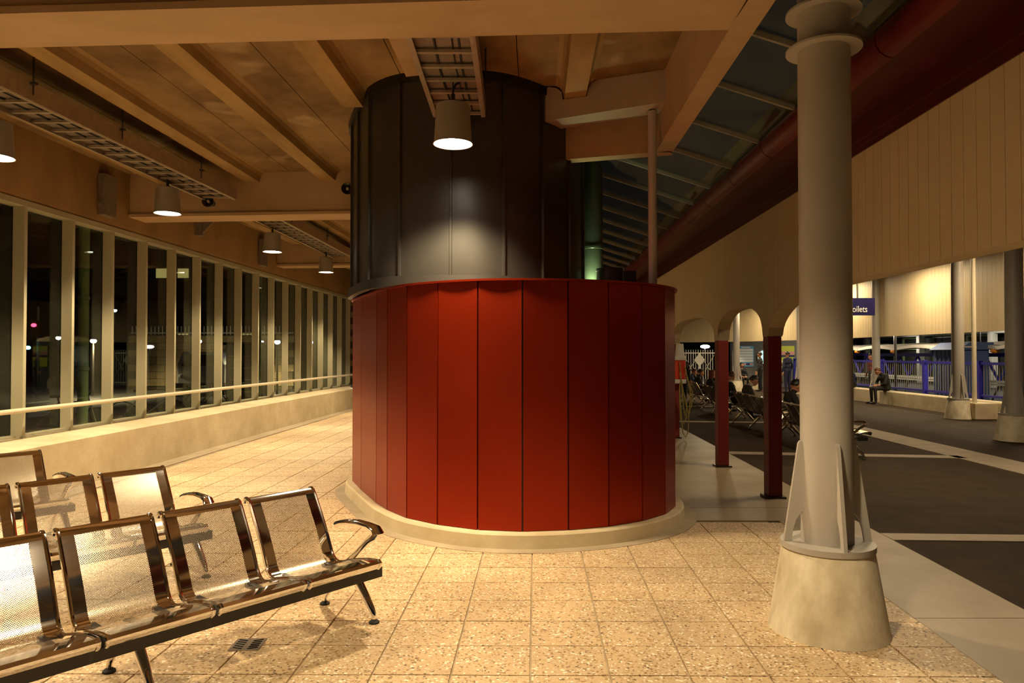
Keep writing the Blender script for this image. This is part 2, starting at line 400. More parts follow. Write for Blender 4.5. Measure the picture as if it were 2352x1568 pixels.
# ---- low wall and spandrel on the window side
m = MB(); sweep(m, [(0, -.1), (0, .585), (-.02, .60), (-.40, .635), (-.66, .645), (-.66, -.3)], frange(-2.8, 23.8, 30))
struct(m.build('wall_left', 'pale_concrete', smooth=True))
m = MB(); sweep(m, [(-.42, 3.56), (-.42, 4.5), (-.78, 4.5), (-.78, 3.50), (-.46, 3.50)], frange(-2.8, 23.8, 30))
struct(m.build('wall_left_spandrel', 'spandrel_concrete', smooth=True))
# ---- windows
wn = struct(empty('window_1', (xp(8) - .55, 8, .64)))
MY = [8.65 + .904 * k for k in range(-11, 17)]
for Y in MY:
    x = xp(Y); MB().box(x - .60, x - .455, Y - .027, Y + .027, .632, 3.50).build('mullion', 'mullion_paint', wn, bevel=.004)
for a, b in zip(MY[:-1], MY[1:]):
    m = MB(); xa, xb = xp(a) - .60, xp(b) - .60
    m.hexa([(xa - .008, a, .64), (xb - .008, b, .64), (xb, b, .64), (xa, a, .64), (xa - .008, a, 3.5), (xb - .008, b, 3.5), (xb, b, 3.5), (xa, a, 3.5)])
    m.build('pane', 'window_glass', wn)
m = MB(); sweep(m, [(-.44, 3.43), (-.44, 3.50), (-.64, 3.50), (-.64, 3.43)], frange(-2.6, 23.4, 26)); m.build('head_frame', 'mullion_paint', wn)
m = MB(); sweep(m, [(-.53, .638), (-.53, .672), (-.64, .672), (-.64, .638)], frange(-2.6, 23.4, 26)); m.build('sill_frame', 'mullion_paint', wn)
hr = empty('handrail', (xp(8) - .32, 8, .99), label='cream round handrail running along the window mullions', cat='handrail')
MB().tube([(xp(Y) - .31, Y, .99) for Y in frange(-2.5, 23.0, 40)], .030, 10).build('rail', 'rail_paint', hr, smooth=True)
for Y in MY:
    if -2 < Y < 23: MB().bar((xp(Y) - .46, Y, .965), (xp(Y) - .31, Y, .970), .018, .03).build('bracket', 'mullion_paint', hr)
# ---- end wall of blocks
ew = struct(MB().box(-5.4, .4, 23.75, 24.05, 0, 4.5).build('wall_back', 'block_mortar'))
for r in range(17):
    for c in range(7):
        x0 = -5.35 + .4 * c + (.2 if r % 2 else 0); MB().box(x0 + .006, x0 + .394, 23.70, 23.80, .05 + .2 * r, .238 + .2 * r).build('block', 'block_stone', ew)

# ---- ceiling: soffit panels, ribs, beams
ce = struct(MB().prism([(-6.2, -3), (1.45, -3), (1.60, 7.4), (.45, 7.7), (.9, 24), (-5.4, 24)], 4.47, 4.60).build('ceiling', 'ceiling_concrete'))
RIBC = [-5.55, -4.21, -3.055, -1.888, -.72, .396]
seams = [-6.4] + [(a + b) / 2 for a, b in zip(RIBC[:-1], RIBC[1:])] + [1.37]
bays = [(-3, 4.30), (4.45, 10.75), (10.9, 16.75), (16.9, 23.8)]
def beam_y(k, x): return {1: 4.375 - .057 * x, 2: 10.55 - .08 * x, 3: 16.55 - .09 * x}[k]
for bi, (y0, y1) in enumerate(bays):
    for k in range(len(RIBC)):
        if bi >= 2 and k >= 4: continue
        a, b = seams[k] + .004, seams[k + 1] - .004
        if k == 5 and bi == 1: yy = 7.2
        elif k == 4 and bi == 1: yy = 9
        else: yy = y1
        MB().hexa([(a + AX * y0, y0, 4.35), (b + AX * y0, y0, 4.35), (b + AX * yy, yy, 4.35), (a + AX * yy, yy, 4.35),
                   (a + AX * y0, y0, 4.48), (b + AX * y0, y0, 4.48), (b + AX * yy, yy, 4.48), (a + AX * yy, yy, 4.48)]).build('soffit_panel', 'ceiling_concrete', ce)
        c = RIBC[k]; prof = [(-.105, 4.205), (.105, 4.205), (.125, 4.29), (.15, 4.33), (.21, 4.36), (-.21, 4.36), (-.15, 4.33), (-.125, 4.29)]
        if k == 5 and bi == 1: yy = 7.2
        if k == 4 and bi == 1: yy = 6.9
        if k == 3 and bi == 1: yy = 7.4
        m = MB(); m.loft([[(c + dx + AX * y, y, z) for dx, z in prof] for y in (y0, (y0 + yy) / 2, yy)]); m.build('rib', 'ceiling_rib', ce)
MB().hexa([(-1.24 + AX * y, y, z) if s == 0 else (-1.0 + AX * y, y, z) for z in (4.31, 4.36) for (s, y) in ((0, 4.5), (1, 4.5), (1, 7.0), (0, 7.0))]).build('patch_strip', 'beam_concrete', ce)
def cross_beam(k, x0, x1, z0=3.71):
    f = lambda x: beam_y(k, x); m = MB(); w = .235
    pr = lambda x: [(x, f(x) - w, z0), (x, f(x) + w, z0), (x, f(x) + w, 4.48), (x, f(x) - w + .03, 4.48), (x, f(x) - w + .03, z0 + .045), (x, f(x) - w, z0 + .045)]
    m.loft([pr(x) for x in (x0, (x0 + x1) / 2, x1)]); struct(m.build('ceiling_beam', 'beam_concrete'))
cross_beam(1, -5.95, 1.375); cross_beam(2, -5.88, .4); cross_beam(3, -5.65, .7)
# edge beam on the platform side and the short return beam at its end
xe = lambda y: 1.40 + AX * y
m = MB(); m.loft([[(xe(y) - .17, y, 3.71), (xe(y), y, 3.71), (xe(y), y, 3.76), (xe(y) - .03, y, 3.77), (xe(y) - .03, y, 4.6), (xe(y) - .17, y, 4.6)] for y in (-3, 2, 7.30)])
struct(m.build('edge_beam', 'beam_concrete'))
m = MB(); a, b = Vector((.40, 7.62)), Vector((1.615, 7.26)); t = (b - a).normalized(); nn = Vector((-t.y, t.x)) * .16
m.hexa([(*p, 3.71) for p in (a, b, b + nn, a + nn)] + [(*p, 4.6) for p in (a, b, b + nn, a + nn)])
struct(m.build('return_beam', 'beam_concrete'))

# ---- arcade wall of boards, arches, eaves
SPR = [(8.33, 10.6), (10.6, 14.2), (14.2, 17.8), (17.8, 21.4), (21.4, 25)]
def zb(Y):
    """underside of the arcade wall"""
    if Y < 8.24:
        d = 8.24 - Y; return 1.85 + .42 * sqrt(max(0, 1 - (1 - min(d, 1.35) / 1.35) ** 2))
    for a, b in SPR:
        a2, b2 = a + .09, b - .09
        if a2 < Y < b2:
            u = abs(2 * (Y - a2) / (b2 - a2) - 1); return 1.85 + .40 * (1 - u ** 2.7) ** (1 / 2.5)
    return 1.85
wr = struct(empty('wall_right', (xw(8), 8, 0)))
def wall_piece(mb, Ys, x_in, x_out, ztop, lift=0):
    rings = [[(xw(Y) + x_in, Y, zb(Y) + lift), (xw(Y) + x_out, Y, zb(Y) + lift), (xw(Y) + x_out, Y, ztop), (xw(Y) + x_in, Y, ztop)] for Y in Ys]
    mb.loft(rings)
m = MB(); wall_piece(m, sorted(set(frange(2.2, 25, 240) + [8.24, 8.42, 10.51, 10.69, 14.11, 14.29])), .012, .176, 4.45, .012); m.build('backing', 'cream_back', wr)
BW = .132; y = 2.2
while y < 25:
    m = MB(); wall_piece(m, [y + .002 + (BW - .004) * k / 4 for k in range(5)], 0, .18, 3.32); m.build('board', 'cream_board', wr); y += BW
def along(prof, y0, y1):
    m = MB(); m.loft([[(xw(y) + dx, y, z - .04) for dx, z in prof] for y in (y0, y1)]); return m
ev = struct(empty('trim_1', (xw(8), 8, 3.34)))
along([(-.012, 3.335), (.02, 3.335), (.02, 3.41), (-.03, 3.41), (-.03, 3.372), (-.012, 3.372)], 2.2, 25).build('lower_trim', 'red_steel', ev)
along([(-.06, 3.41), (.02, 3.41), (.02, 3.60), (-.06, 3.60)], 2.2, 25).build('fascia', 'red_steel', ev)
along([(-.42, 3.572), (-.06, 3.572), (.0, 3.60), (.0, 3.76), (-.42, 3.62)], 2.2, 25).build('eave_soffit', 'red_steel', ev)
gp = [(-.41, 3.556), (-.45, 3.566), (-.49, 3.595), (-.515, 3.64), (-.52, 3.69), (-.505, 3.73), (-.47, 3.745), (-.41, 3.74)]
y = 2.2
while y < 25: along(gp, y + .004, y + 1.14).build('gutter', 'red_gutter', ev, smooth=True); y += 1.15
for k, yy in enumerate((8.33, 10.6, 14.2, 17.8, 21.4)):
    labs = ['dark red square steel post under the arcade, nearer the grey column', 'dark red square steel post between the two round arches', 'dark red steel post carrying the hung hoses',
            'dark red steel post behind the red drum, fourth along the arcade', 'dark red steel post behind the red drum, fifth along the arcade']
    p = empty('red_post', (xw(yy) + .085, yy, 0), label=labs[k], cat='post', group='arcade posts')
    x = xw(yy) + .085
    m = MB(); m.box(x - .078, x + .078, yy - .085, yy + .085, .02, 1.85); m.build('shaft', 'post_red', p, bevel=.008)
    MB().box(x - .11, x + .11, yy - .12, yy + .12, 0, .02).build('base_plate', 'black_steel', p)

# ---- platform: roof, far fascia, low walls
struct(MB().prism([(3.0, 0), (13.4, 0), (13.4, 42), (1, 42), (3.4, 25)], 4.45, 4.6).build('roof_platform', 'ceiling_concrete'))
FP = [Vector(p) for p in [(12.5, 2), (12.55, 10), (12.65, 18), (12.8, 25), (12.6, 29), (11.9, 32.5), (10.6, 35.3), (8.6, 37.2), (6, 38.2), (2, 38.4)]]
FL = [p for s in crom(FP, 24, closed=False) for p in s[:-1]] + [FP[-1]]
acc = [0]
for a, b in zip(FL[:-1], FL[1:]): acc.append(acc[-1] + (b - a).length)
def fpoint(s):
    for i in range(len(acc) - 1):
        if acc[i + 1] >= s:
            u = (s - acc[i]) / (acc[i + 1] - acc[i]); p = FL[i].lerp(FL[i + 1], u); t = (FL[i + 1] - FL[i]).normalized(); return p, Vector((-t.y, t.x))
    return FL[-1], Vector((0, -1))
wf = struct(empty('wall_far', (12.7, 18, 2.25)))
m = MB(); m.loft([[(p.x - n.x * .01, p.y - n.y * .01, 2.255), (p.x - n.x * .18, p.y - n.y * .18, 2.255), (p.x - n.x * .18, p.y - n.y * .18, 4.46), (p.x - n.x * .01, p.y - n.y * .01, 4.46)] for p, n in [fpoint(s) for s in frange(0, acc[-1] - .01, 90)]]); m.build('backing', 'cream_back', wf)
s = 8.0
while s < acc[-1] - .3:
    p, n = fpoint(s + .003); q, n2 = fpoint(s + .187)
    MB().hexa([(p.x + n.x * .006, p.y + n.y * .006, 2.25), (q.x + n2.x * .006, q.y + n2.y * .006, 2.25), (q.x - n2.x * .02, q.y - n2.y * .02, 2.25), (p.x - n.x * .02, p.y - n.y * .02, 2.25),
               (p.x + n.x * .006, p.y + n.y * .006, 4.45), (q.x + n2.x * .006, q.y + n2.y * .006, 4.45), (q.x - n2.x * .02, q.y - n2.y * .02, 4.45), (p.x - n.x * .02, p.y - n.y * .02, 4.45)]).build('board', 'cream_board', wf); s += .19
def low_wall(y0, y1):
    m = MB(); f = lambda y: 12.22 + .012 * (y - 15)
    m.loft([[(f(y), y, -.02), (f(y) + .02, y, .40), (f(y) + .05, y, .43), (f(y) + .34, y, .43), (f(y) + .36, y, -.02)] for y in frange(y0, y1, 6)])
    struct(m.build('low_wall', 'pale_concrete'))
low_wall(14.2, 24.15); low_wall(24.75, 31.5)

# ================================================================== THE DRUM
rd = empty('red_drum_enclosure', (0, 8, 0), label='waist of glossy red curved panels around the black drum', cat='enclosure')
CTR = Vector((-.1, 8.2))
for si, sg in enumerate(RSEG):
    sg = [sg[0].lerp(sg[-1], k / 8) for k in range(9)]      # flat sheets, folded at each joint
    L = sum((b - a).length for a, b in zip(sg[:-1], sg[1:])); g = .007 / L
    full = sg; pts = [full[0].lerp(full[1], g * 8)] + full[1:-1] + [full[-1].lerp(full[-2], g * 8)]
    ins = []
    for i, p in enumerate(pts):
        t = (pts[min(i + 1, len(pts) - 1)] - pts[max(i - 1, 0)]).normalized(); ins.append(p + Vector((-t.y, t.x)) * .02)
    poly = [(p.x, p.y) for p in pts] + [(p.x, p.y) for p in ins[::-1]]
    MB().prism(poly, .135, 2.283).build('panel', 'red_panel', rd, smooth=True)
inner = offset_loop(RLOOP, -.022)
m = MB(); m.loft([[(p.x, p.y, z) for p in inner] for z in (.10, 2.28)], caps=False); m.build('backing', 'black_trim', rd)
cap_in = offset_loop(RLOOP, .018); dl = offset_loop(DLOOP, .0)
def push(p):      # the cap follows the drum where the drum stands proud of the panels
    return p
m = MB(); m.prism([(p.x, p.y) for p in cap_in], 2.284, 2.302); m.build('cap', 'red_panel', rd)
kb = struct(empty('kerb', (0, 8, 0)))
k0, k1, k2 = offset_loop(RLOOP, .085), offset_loop(RLOOP, .075), offset_loop(RLOOP, -.03)
m = MB(); m.loft([[(p.x, p.y, 0) for p in k0], [(p.x, p.y, .115) for p in k1], [(p.x, p.y, .13) for p in offset_loop(RLOOP, .06)], [(p.x, p.y, .13) for p in k2]], caps=False)
m.build('kerb_body', 'pale_concrete', kb, smooth=True)
k3 = offset_loop(RLOOP, .20)
m = MB(); m.loft([[(p.x, p.y, -.02) for p in k3], [(p.x, p.y, .004) for p in k3], [(p.x, p.y, .004) for p in k1]], caps=False); m.build('kerb_apron', 'floor_border', kb)

bd = empty('black_metal_drum', (-.5, 8.2, 2.3), label='tall black standing-seam metal drum rising to the ceiling', cat='drum')
def perim(loop):
    a = [0]
    for i in range(len(loop)): a.append(a[-1] + (loop[(i + 1) % len(loop)] - loop[i]).length)
    return a
pa = perim(DLOOP)
def dpoint(s):
    s %= pa[-1]
    for i in range(len(DLOOP)):
        if pa[i + 1] >= s:
            u = (s - pa[i]) / (pa[i + 1] - pa[i]); a, b = DLOOP[i], DLOOP[(i + 1) % len(DLOOP)]; t = (b - a).normalized(); return a.lerp(b, u), Vector((t.y, -t.x))
NP = 18; step = pa[-1] / NP
# start the seams where the photograph shows one on the front (x about -0.59)
best = min((abs(dpoint(s)[0].x + .59) + (0 if dpoint(s)[0].y < 7.2 else 9), s) for s in frange(0, pa[-1], 600))[1]
ZT = 4.36
for k in range(NP):
    s0 = best + k * step; pts = [dpoint(s0 + .012 + (step - .024) * i / 8) for i in range(9)]
    poly = [(p.x, p.y) for p, n in pts] + [((p - n * .02).x, (p - n * .02).y) for p, n in pts[::-1]]
    MB().prism(poly, 2.30, ZT).build('sheet', 'black_sheet', bd, smooth=True)
    p, n = dpoint(s0); t = Vector((-n.y, n.x))
    q = [p - t * .014 - n * .01, p - t * .012 + n * .026, p + t * .012 + n * .026, p + t * .014 - n * .01]
    MB().prism([(v.x, v.y) for v in q], 2.305, ZT - .02).build('seam', 'black_sheet', bd, bevel=.004)
c0, c1 = offset_loop(DLOOP, -.03), offset_loop(DLOOP, .035)
m = MB(); m.loft([[(p.x, p.y, 4.27) for p in offset_loop(DLOOP, .03)], [(p.x, p.y, 4.36) for p in c1], [(p.x, p.y, 4.36) for p in c0], [(p.x, p.y, 4.27) for p in c0]], caps=False, loop=True); m.build('collar', 'black_trim', bd)
m = MB(); c2 = offset_loop(DLOOP, .035); m.loft([[(p.x, p.y, 2.303) for p in c2], [(p.x, p.y, 2.40) for p in offset_loop(DLOOP, .031)], [(p.x, p.y, 2.40) for p in c0], [(p.x, p.y, 2.303) for p in c0]], caps=False, loop=True); m.build('base_flashing', 'black_sheet', bd)

# duct, stub and pole standing on the enclosure
d = empty('round_duct', (.98, 8.60, 2.3), label='tall dark green round duct beside the black drum', cat='duct')
m = MB(); c = (.965, 8.60); r = .125
rings = [[(c[0] + r * cos(a), c[1] + r * sin(a), 2.30) for a in frange(0, 2 * pi * 23 / 24, 23)], [(c[0] + r * cos(a), c[1] + r * sin(a), 4.02 - .9 * r * cos(a) * 1.6) for a in frange(0, 2 * pi * 23 / 24, 23)]]
m.loft(rings); m.build('pipe', 'duct_green', d, smooth=True)
m = MB(); m.lathe([(r + .006, 2.9), (r + .012, 2.905), (r + .012, 2.93), (r + .006, 2.935)], c, 24, cap=False); m.build('joint_band', 'duct_green', d, smooth=True)
d = empty('duct_stub', (1.14, 8.2, 2.3), label='short dark round duct stub on top of the red enclosure', cat='duct')
m = MB(); m.lathe([(.15, 2.3), (.15, 2.60), (.155, 2.60), (.155, 2.63), (.0, 2.63)], (1.12, 8.25), 28); m.build('pipe', 'dark_metal', d, smooth=True)
m = MB(); m.box(1.28, 1.42, 8.2, 8.34, 2.3, 2.60); m.build('box', 'dark_metal', d)
d = empty('thin_pole', (1.37, 6.98, 2.3), label='slim grey round pole standing on the red enclosure', cat='pole')
m = MB(); m.lathe([(.042, 2.31), (.042, 4.02)], (1.37, 6.98), 20); m.build('shaft', 'grey_paint', d, smooth=True)
m = MB(); m.lathe([(.075, 2.303), (.075, 2.315), (.042, 2.32)], (1.37, 6.98), 20); m.build('base_flange', 'grey_paint', d, smooth=True)

# grey cladding plate notched round a rib, with its bottom flange
cp = empty('cladding_plate', (.9, 7, 4.1), label='grey cladding plate notched around a ceiling rib above the slim pole', cat='plate')
A, B = Vector((.30, 7.25)), Vector((1.50, 6.74)); T = (B - A).normalized(); N = Vector((-T.y, T.x)); LL = (B - A).length
rx = .396 + AX * 7.0; sr = (rx - A.x) / T.x
prof = [(0, 4.02), (LL, 4.05), (LL, 4.347), (sr + .24, 4.347), (sr + .17, 4.325), (sr + .14, 4.28), (sr + .125, 4.20), (sr - .125, 4.20), (sr - .14, 4.28), (sr - .19, 4.325), (sr - .26, 4.347), (0, 4.347)]
pts = [(A.x + T.x * s, A.y + T.y * s, z) for s, z in prof]
MB().extrude(pts, (N.x * .012, N.y * .012, 0)).build('plate', 'plate_grey', cp)
a, b = A, B; nf = N * .30
m = MB(); m.hexa([(a.x, a.y, 4.008), (b.x, b.y, 4.038), (b.x + nf.x, b.y + nf.y, 4.038), (a.x + nf.x + T.x * .1, a.y + nf.y + T.y * .1, 4.008), (a.x, a.y, 4.02), (b.x, b.y, 4.05), (b.x + nf.x, b.y + nf.y, 4.05), (a.x + nf.x + T.x * .1, a.y + nf.y + T.y * .1, 4.02)]); m.build('flange', 'plate_grey', cp)

# ================================================================== GLASS CANOPY
gcn = empty('glass_canopy', (2.3, 8, 3.8), label='sloping dark glass canopy between the ceiling edge and the red gutter', cat='canopy')
xg0 = lambda y: 2.18 + AX * y
def gz(x, y): return 3.715 + .32 * (xg0(y) - x)
bars = [.21 + .96 * k for k in range(0, 26)]
def left_edge(y): return (xe(y) + .0) if y < 7.35 else .62 + .018 * (y - 7.3)
for y0, y1 in zip(bars[:-1], bars[1:]):
    l0, l1 = left_edge(y0), left_edge(y1)
    if y0 < 7.35 <= y1: l1 = l0
    m = MB(); ps = [(l0, y0 + .01), (xg0(y0), y0 + .01), (xg0(y1), y1 - .01), (l1, y1 - .01)]
    m.hexa([(x, y, gz(x, y)) for x, y in ps] + [(x, y, gz(x, y) + .01) for x, y in ps]); m.build('pane', 'canopy_glass', gcn)
for y in bars:
    l = left_edge(y)
    MB().bar((l, y, gz(l, y) - .012), (xg0(y), y, gz(xg0(y), y) - .012), .028, .042).build('glazing_bar', 'bar_metal', gcn)
MB().bar((xg0(0), 0, 3.695), (xg0(25), 25, 3.695), .03, .04).build('edge_bar', 'dark_metal', gcn)

# ================================================================== COLUMN
def big_column(name, x, y, label, scale=1, fins=True, top=4.6, collars=True, group=None):
    o = empty(name, (x, y, 0), label=label, cat='column', group=group)
    m = MB(); prof = [(.345, 0), (.338, .02), (.262, .475), (.255, .488), (0, .488)]
    m.lathe([(r * scale, z) for r, z in prof], (x, y), 48); m.build('concrete_footing', 'footing_concrete', o, smooth=True)
    m = MB(); m.lathe([(0, .488), (.268 * scale, .488), (.268 * scale, .522), (0, .522)], (x, y), 48, cap=False); m.build('base_plate', 'grey_paint', o, smooth=True)
    R = .150 * scale
    m = MB(); m.lathe([(R, .522), (R, top)], (x, y), 48); m.build('shaft', 'grey_paint', o, smooth=True)
    fp = [(.14, 1.125), (.162, 1.125), (.172, 1.11), (.262, .522), (.218, .522), (.208, .59), (.19, .65), (.16, .695), (.14, .705)]
    for k in range(4):
        a = -pi / 2 - AX + k * pi / 2 if fins else 0
        dx, dy = cos(a), sin(a)
        m = MB(); m.extrude([(x + dx * r * scale - dy * -.011, y + dy * r * scale + dx * -.011, z) for r, z in fp], (-dy * .022, dx * .022, 0)); m.build('fin', 'grey_paint', o)
    if collars:
        for z in (3.50, 3.73):
            m = MB(); m.lathe([(R, z), (.218, z), (.218, z + .014), (R, z + .014)], (x, y), 48, cap=False); m.build('collar', 'grey_paint', o, smooth=True)
    return o
big_column('steel_column', 1.905, 4.36, 'grey steel column with fins on a pale concrete cone by the red drum', collars=True)
big_column('steel_column', 11.45, 18.45, 'grey steel column on a concrete foot beside a cream downpipe', scale=.95, top=4.46, collars=False)
big_column('steel_column', 9.62, 13.75, 'grey finned steel column on a concrete cone, cut by the edge of the picture', scale=1.05, top=4.46, collars=False)
big_column('steel_column', 12.72, 25.1, 'grey steel column behind the reader sitting on the low wall', scale=.85, top=4.46, collars=False)
big_column('steel_column', 10.0, 32.0, 'pale grey column beside the blue timetable poster', scale=.9, top=4.46, collars=False)
big_column('steel_column', 11.95, 29.8, 'grey column beside the lime green poster', scale=.9, top=4.46, collars=False)
o = empty('downpipe', (11.78, 18.3, 0), label='thin cream downpipe clamped beside a grey column', cat='pipe')
m = MB(); m.lathe([(.055, .40), (.055, 4.45)], (11.80, 18.35), 16); m.build('pipe', 'rail_paint', o, smooth=True)
MB().box(11.5, 11.86, 18.33, 18.37, 1.82, 1.85).build('clamp', 'bar_metal', o)
struct(MB().prism([(11.62, 18.05), (12.2, 18.05), (12.2, 18.75), (11.62, 18.75)], 0, .41).build('low_wall', 'pale_concrete', bevel=.02))

# ================================================================== PENDANT LAMPS
def lamp_parts(root):
    m = MB(); m.lathe([(.012, .345), (.09, .342), (.136, .325), (.141, .31), (.157, .03), (.168, .0), (.162, .0), (.151, .035), (.135, .305), (0, .33)], (0, 0), 40, cap=False); m.build('can', 'lamp_grey', root, smooth=True, world=False)
    m = MB(); m.lathe([(0, .022), (.152, .022), (.153, .026), (0, .030)], (0, 0), 40, cap=False); m.build('diffuser', 'lamp_glow', root, world=False)
    m = MB(); m.lathe([(.018, .355), (.018, .42), (.010, .425), (.010, .48)], (0, 0), 12); m.build('stem', 'dark_metal', root, smooth=True, world=False)
    m = MB(); m.tube([(0, 0, .45), (.02, 0, .50), (.06, .01, .53), (.07, .02, .57), (.03, .03, .61)], .010, 8); m.build('flex', 'black_rubber', root, smooth=True, world=False)
def pendant(x, y, z, label, power, col, group, hook=None):
    o = empty('pendant_lamp', (x, y, z), label=label, cat='lamp', group=group)
    lamp_parts(o)
    if hook: MB().lathe([(.006, .44), (.006, hook - z)], (0, 0), 8).build('hanger', 'dark_metal', o, world=False)
    l = bpy.data.lights.new('lamp_light', 'SPOT'); l.energy = power; l.color = col; l.spot_size = radians(126); l.spot_blend = .4; l.shadow_soft_size = .13
    lo = bpy.data.objects.new('lamp_light', l); COL.objects.link(lo); lo.location = (0, 0, .01); lo.parent = o
    return o
HG = 'pendant lamps in the hall'
for x, y, z, lab, hk in ((-.493, 5.97, 3.40, 'grey can pendant lamp glowing in front of the black drum', 3.95), (-4.80, 6.63, 3.47, 'grey can pendant lamp cut by the picture edge above the low wall', 3.93),
                     (-4.47, 9.29, 3.47, 'grey can pendant lamp under the long cable tray before the second beam', 3.93), (-4.28, 12.80, 3.47, 'grey can pendant lamp just behind the second beam', 3.93),
                     (-4.15, 16.0, 3.47, 'small grey can pendant lamp beside the drum, deepest in the hall', 3.93),
                     (.0, 2.3, 3.47, 'grey can pendant lamp above the benches, out of the picture', 4.35), (-5.0, 3.3, 3.47, 'grey can pendant lamp above the window side benches, out of the picture', 4.35),
                     (-5.2, .1, 3.47, 'grey can pendant lamp behind the viewpoint by the windows', 4.35),
                     (.25, 13.2, 3.47, 'added fill lamp in a grey can, unseen behind the black drum', 4.48), (.45, 18.6, 3.47, 'added fill lamp in a grey can, unseen far behind the black drum', 4.48),  # both unseen, added to brighten the floor beyond the drum
                     (-4.1, 19.6, 3.47, 'grey can pendant lamp hidden behind the drum at the hall end', 4.35)):
    pendant(x, y, z, lab, P_HALL * (.2 if x > 0 else 1), C_HALL, HG, hk)
def batten(x, y, z, label, power, col, group, L=1.5, roof=4.45):
    o = empty('strip_light', (x, y, z), label=label, cat='lamp', group=group)
    MB().box(-.06, .06, -L / 2, L / 2, .05, .12).build('housing', 'white_paint', o, world=False)
    MB().tube([(0, -L / 2 + .04, .025), (0, L / 2 - .04, .025)], .02, 10).build('tube', 'tube_glow', o, world=False)
    for s_ in (-1, 1): MB().box(-.01, .01, s_ * L * .3 - .01, s_ * L * .3 + .01, .12, roof - z).build('hanger', 'dark_metal', o, world=False)
    if z < 3.5: MB().box(-.03, .03, L / 2 - .1, L / 2 - .04, -z, .05).build('post', 'dark_metal', o, world=False)
    l = bpy.data.lights.new('lamp_light', 'AREA'); l.energy = power; l.color = col; l.shape = 'RECTANGLE'; l.size = .05; l.size_y = L
    lo = bpy.data.objects.new('lamp_light', l); COL.objects.link(lo); lo.parent = o
for x, y, lab in ((5.3, 9.3, 'tube light over the near end of the platform'), (11.95, 16.3, 'tube light over the finned column'), (11.7, 21.7, 'tube light over the reader on the low wall'),
                  (12.0, 27.0, 'tube light over the hunched person on the low wall'), (7.8, 28.5, 'tube light over the platform bench at the end of the row'), (10.6, 32.0, 'tube light before the poster wall')):
    batten(x, y, 4.31 if x > 11.5 else 4.0, lab, P_PLAT * (.5 if x > 11.5 else .5), C_PLAT, 'tube lights over the platform')

# ================================================================== CABLE TRAYS
def cable_tray(name, xr, y0, y1, slope, label, pitch=.28, w=.47, zb_=3.885, h=.17, cable=True, rods=()):
    o = empty(name, (xr(y0), y0, zb_), label=label, cat='cable tray', group='cable trays')
    for off in (0, -w):
        m = MB(); m.loft([[(xr(y) + off - .012, y, zb_), (xr(y) + off + .012, y, zb_), (xr(y) + off + .012, y, zb_ + h), (xr(y) + off - .012, y, zb_ + h)] for y in (y0, y1)]); m.build('side_rail', 'galvanised', o)
        m = MB(); sg = 1 if off else -1; m.loft([[(xr(y) + off, y, zb_ - .004), (xr(y) + off + sg * .03, y, zb_ - .004), (xr(y) + off + sg * .03, y, zb_ + .004), (xr(y) + off, y, zb_ + .004)] for y in (y0, y1)]); m.build('flange', 'galvanised', o)
    y = y0 + .06
    while y < y1:
        m = MB(); m.box(xr(y) - w + .012, xr(y) - .012, y - .018, y + .018, zb_ + .012, zb_ + .034)
        m.build('rung', 'galvanised', o); y += pitch
    m = MB(); m.loft([[(xr(y) - w + .02, y, zb_ + .05), (xr(y) - .02, y, zb_ + .05), (xr(y) - .02, y, zb_ + .056), (xr(y) - w + .02, y, zb_ + .056)] for y in (y0 + .02, y1 - .02)]); m.build('mesh_liner', 'bolted_steel', o)
    for k, (dx, rr) in enumerate(((-.12, .014), (-.17, .010), (-.30, .016))):
        MB().tube([(xr(y) + dx + .01 * sin(3 * y), y, zb_ + .044) for y in frange(y0, y1, 14)], rr * .6, 6).build('cable', 'black_rubber', o)
    for y in rods:
        for off in (.03,):
            MB().tube([(xr(y) + off, y, zb_ + h * .3), (xr(y) + off, y, 4.36)], .007, 6).build('hanger_rod', 'dark_metal', o)
            MB().box(xr(y) + off - .03, xr(y) + off + .03, y - .02, y + .02, zb_ + h - .03, zb_ + h - .01).build('clip', 'dark_metal', o)
    return o
xt = lambda y: -4.0 + .062 * (y - 10.4)
cable_tray('cable_tray', xt, 4.65, 10.38, .06, 'long galvanised cable tray above the window side, before the second beam', rods=(6.3, 7.6, 9.3))
cable_tray('cable_tray', lambda y: -3.90 + .0325 * (y - 10.4), 11.2, 16.9, .06, 'galvanised cable tray behind the second beam', rods=(12.4, 14.5))
cable_tray('cable_tray', lambda y: -.27 + .005 * (y - 5), 4.72, 6.74, .0, 'short galvanised cable tray ending against the black drum', pitch=.275, rods=(6.3,))

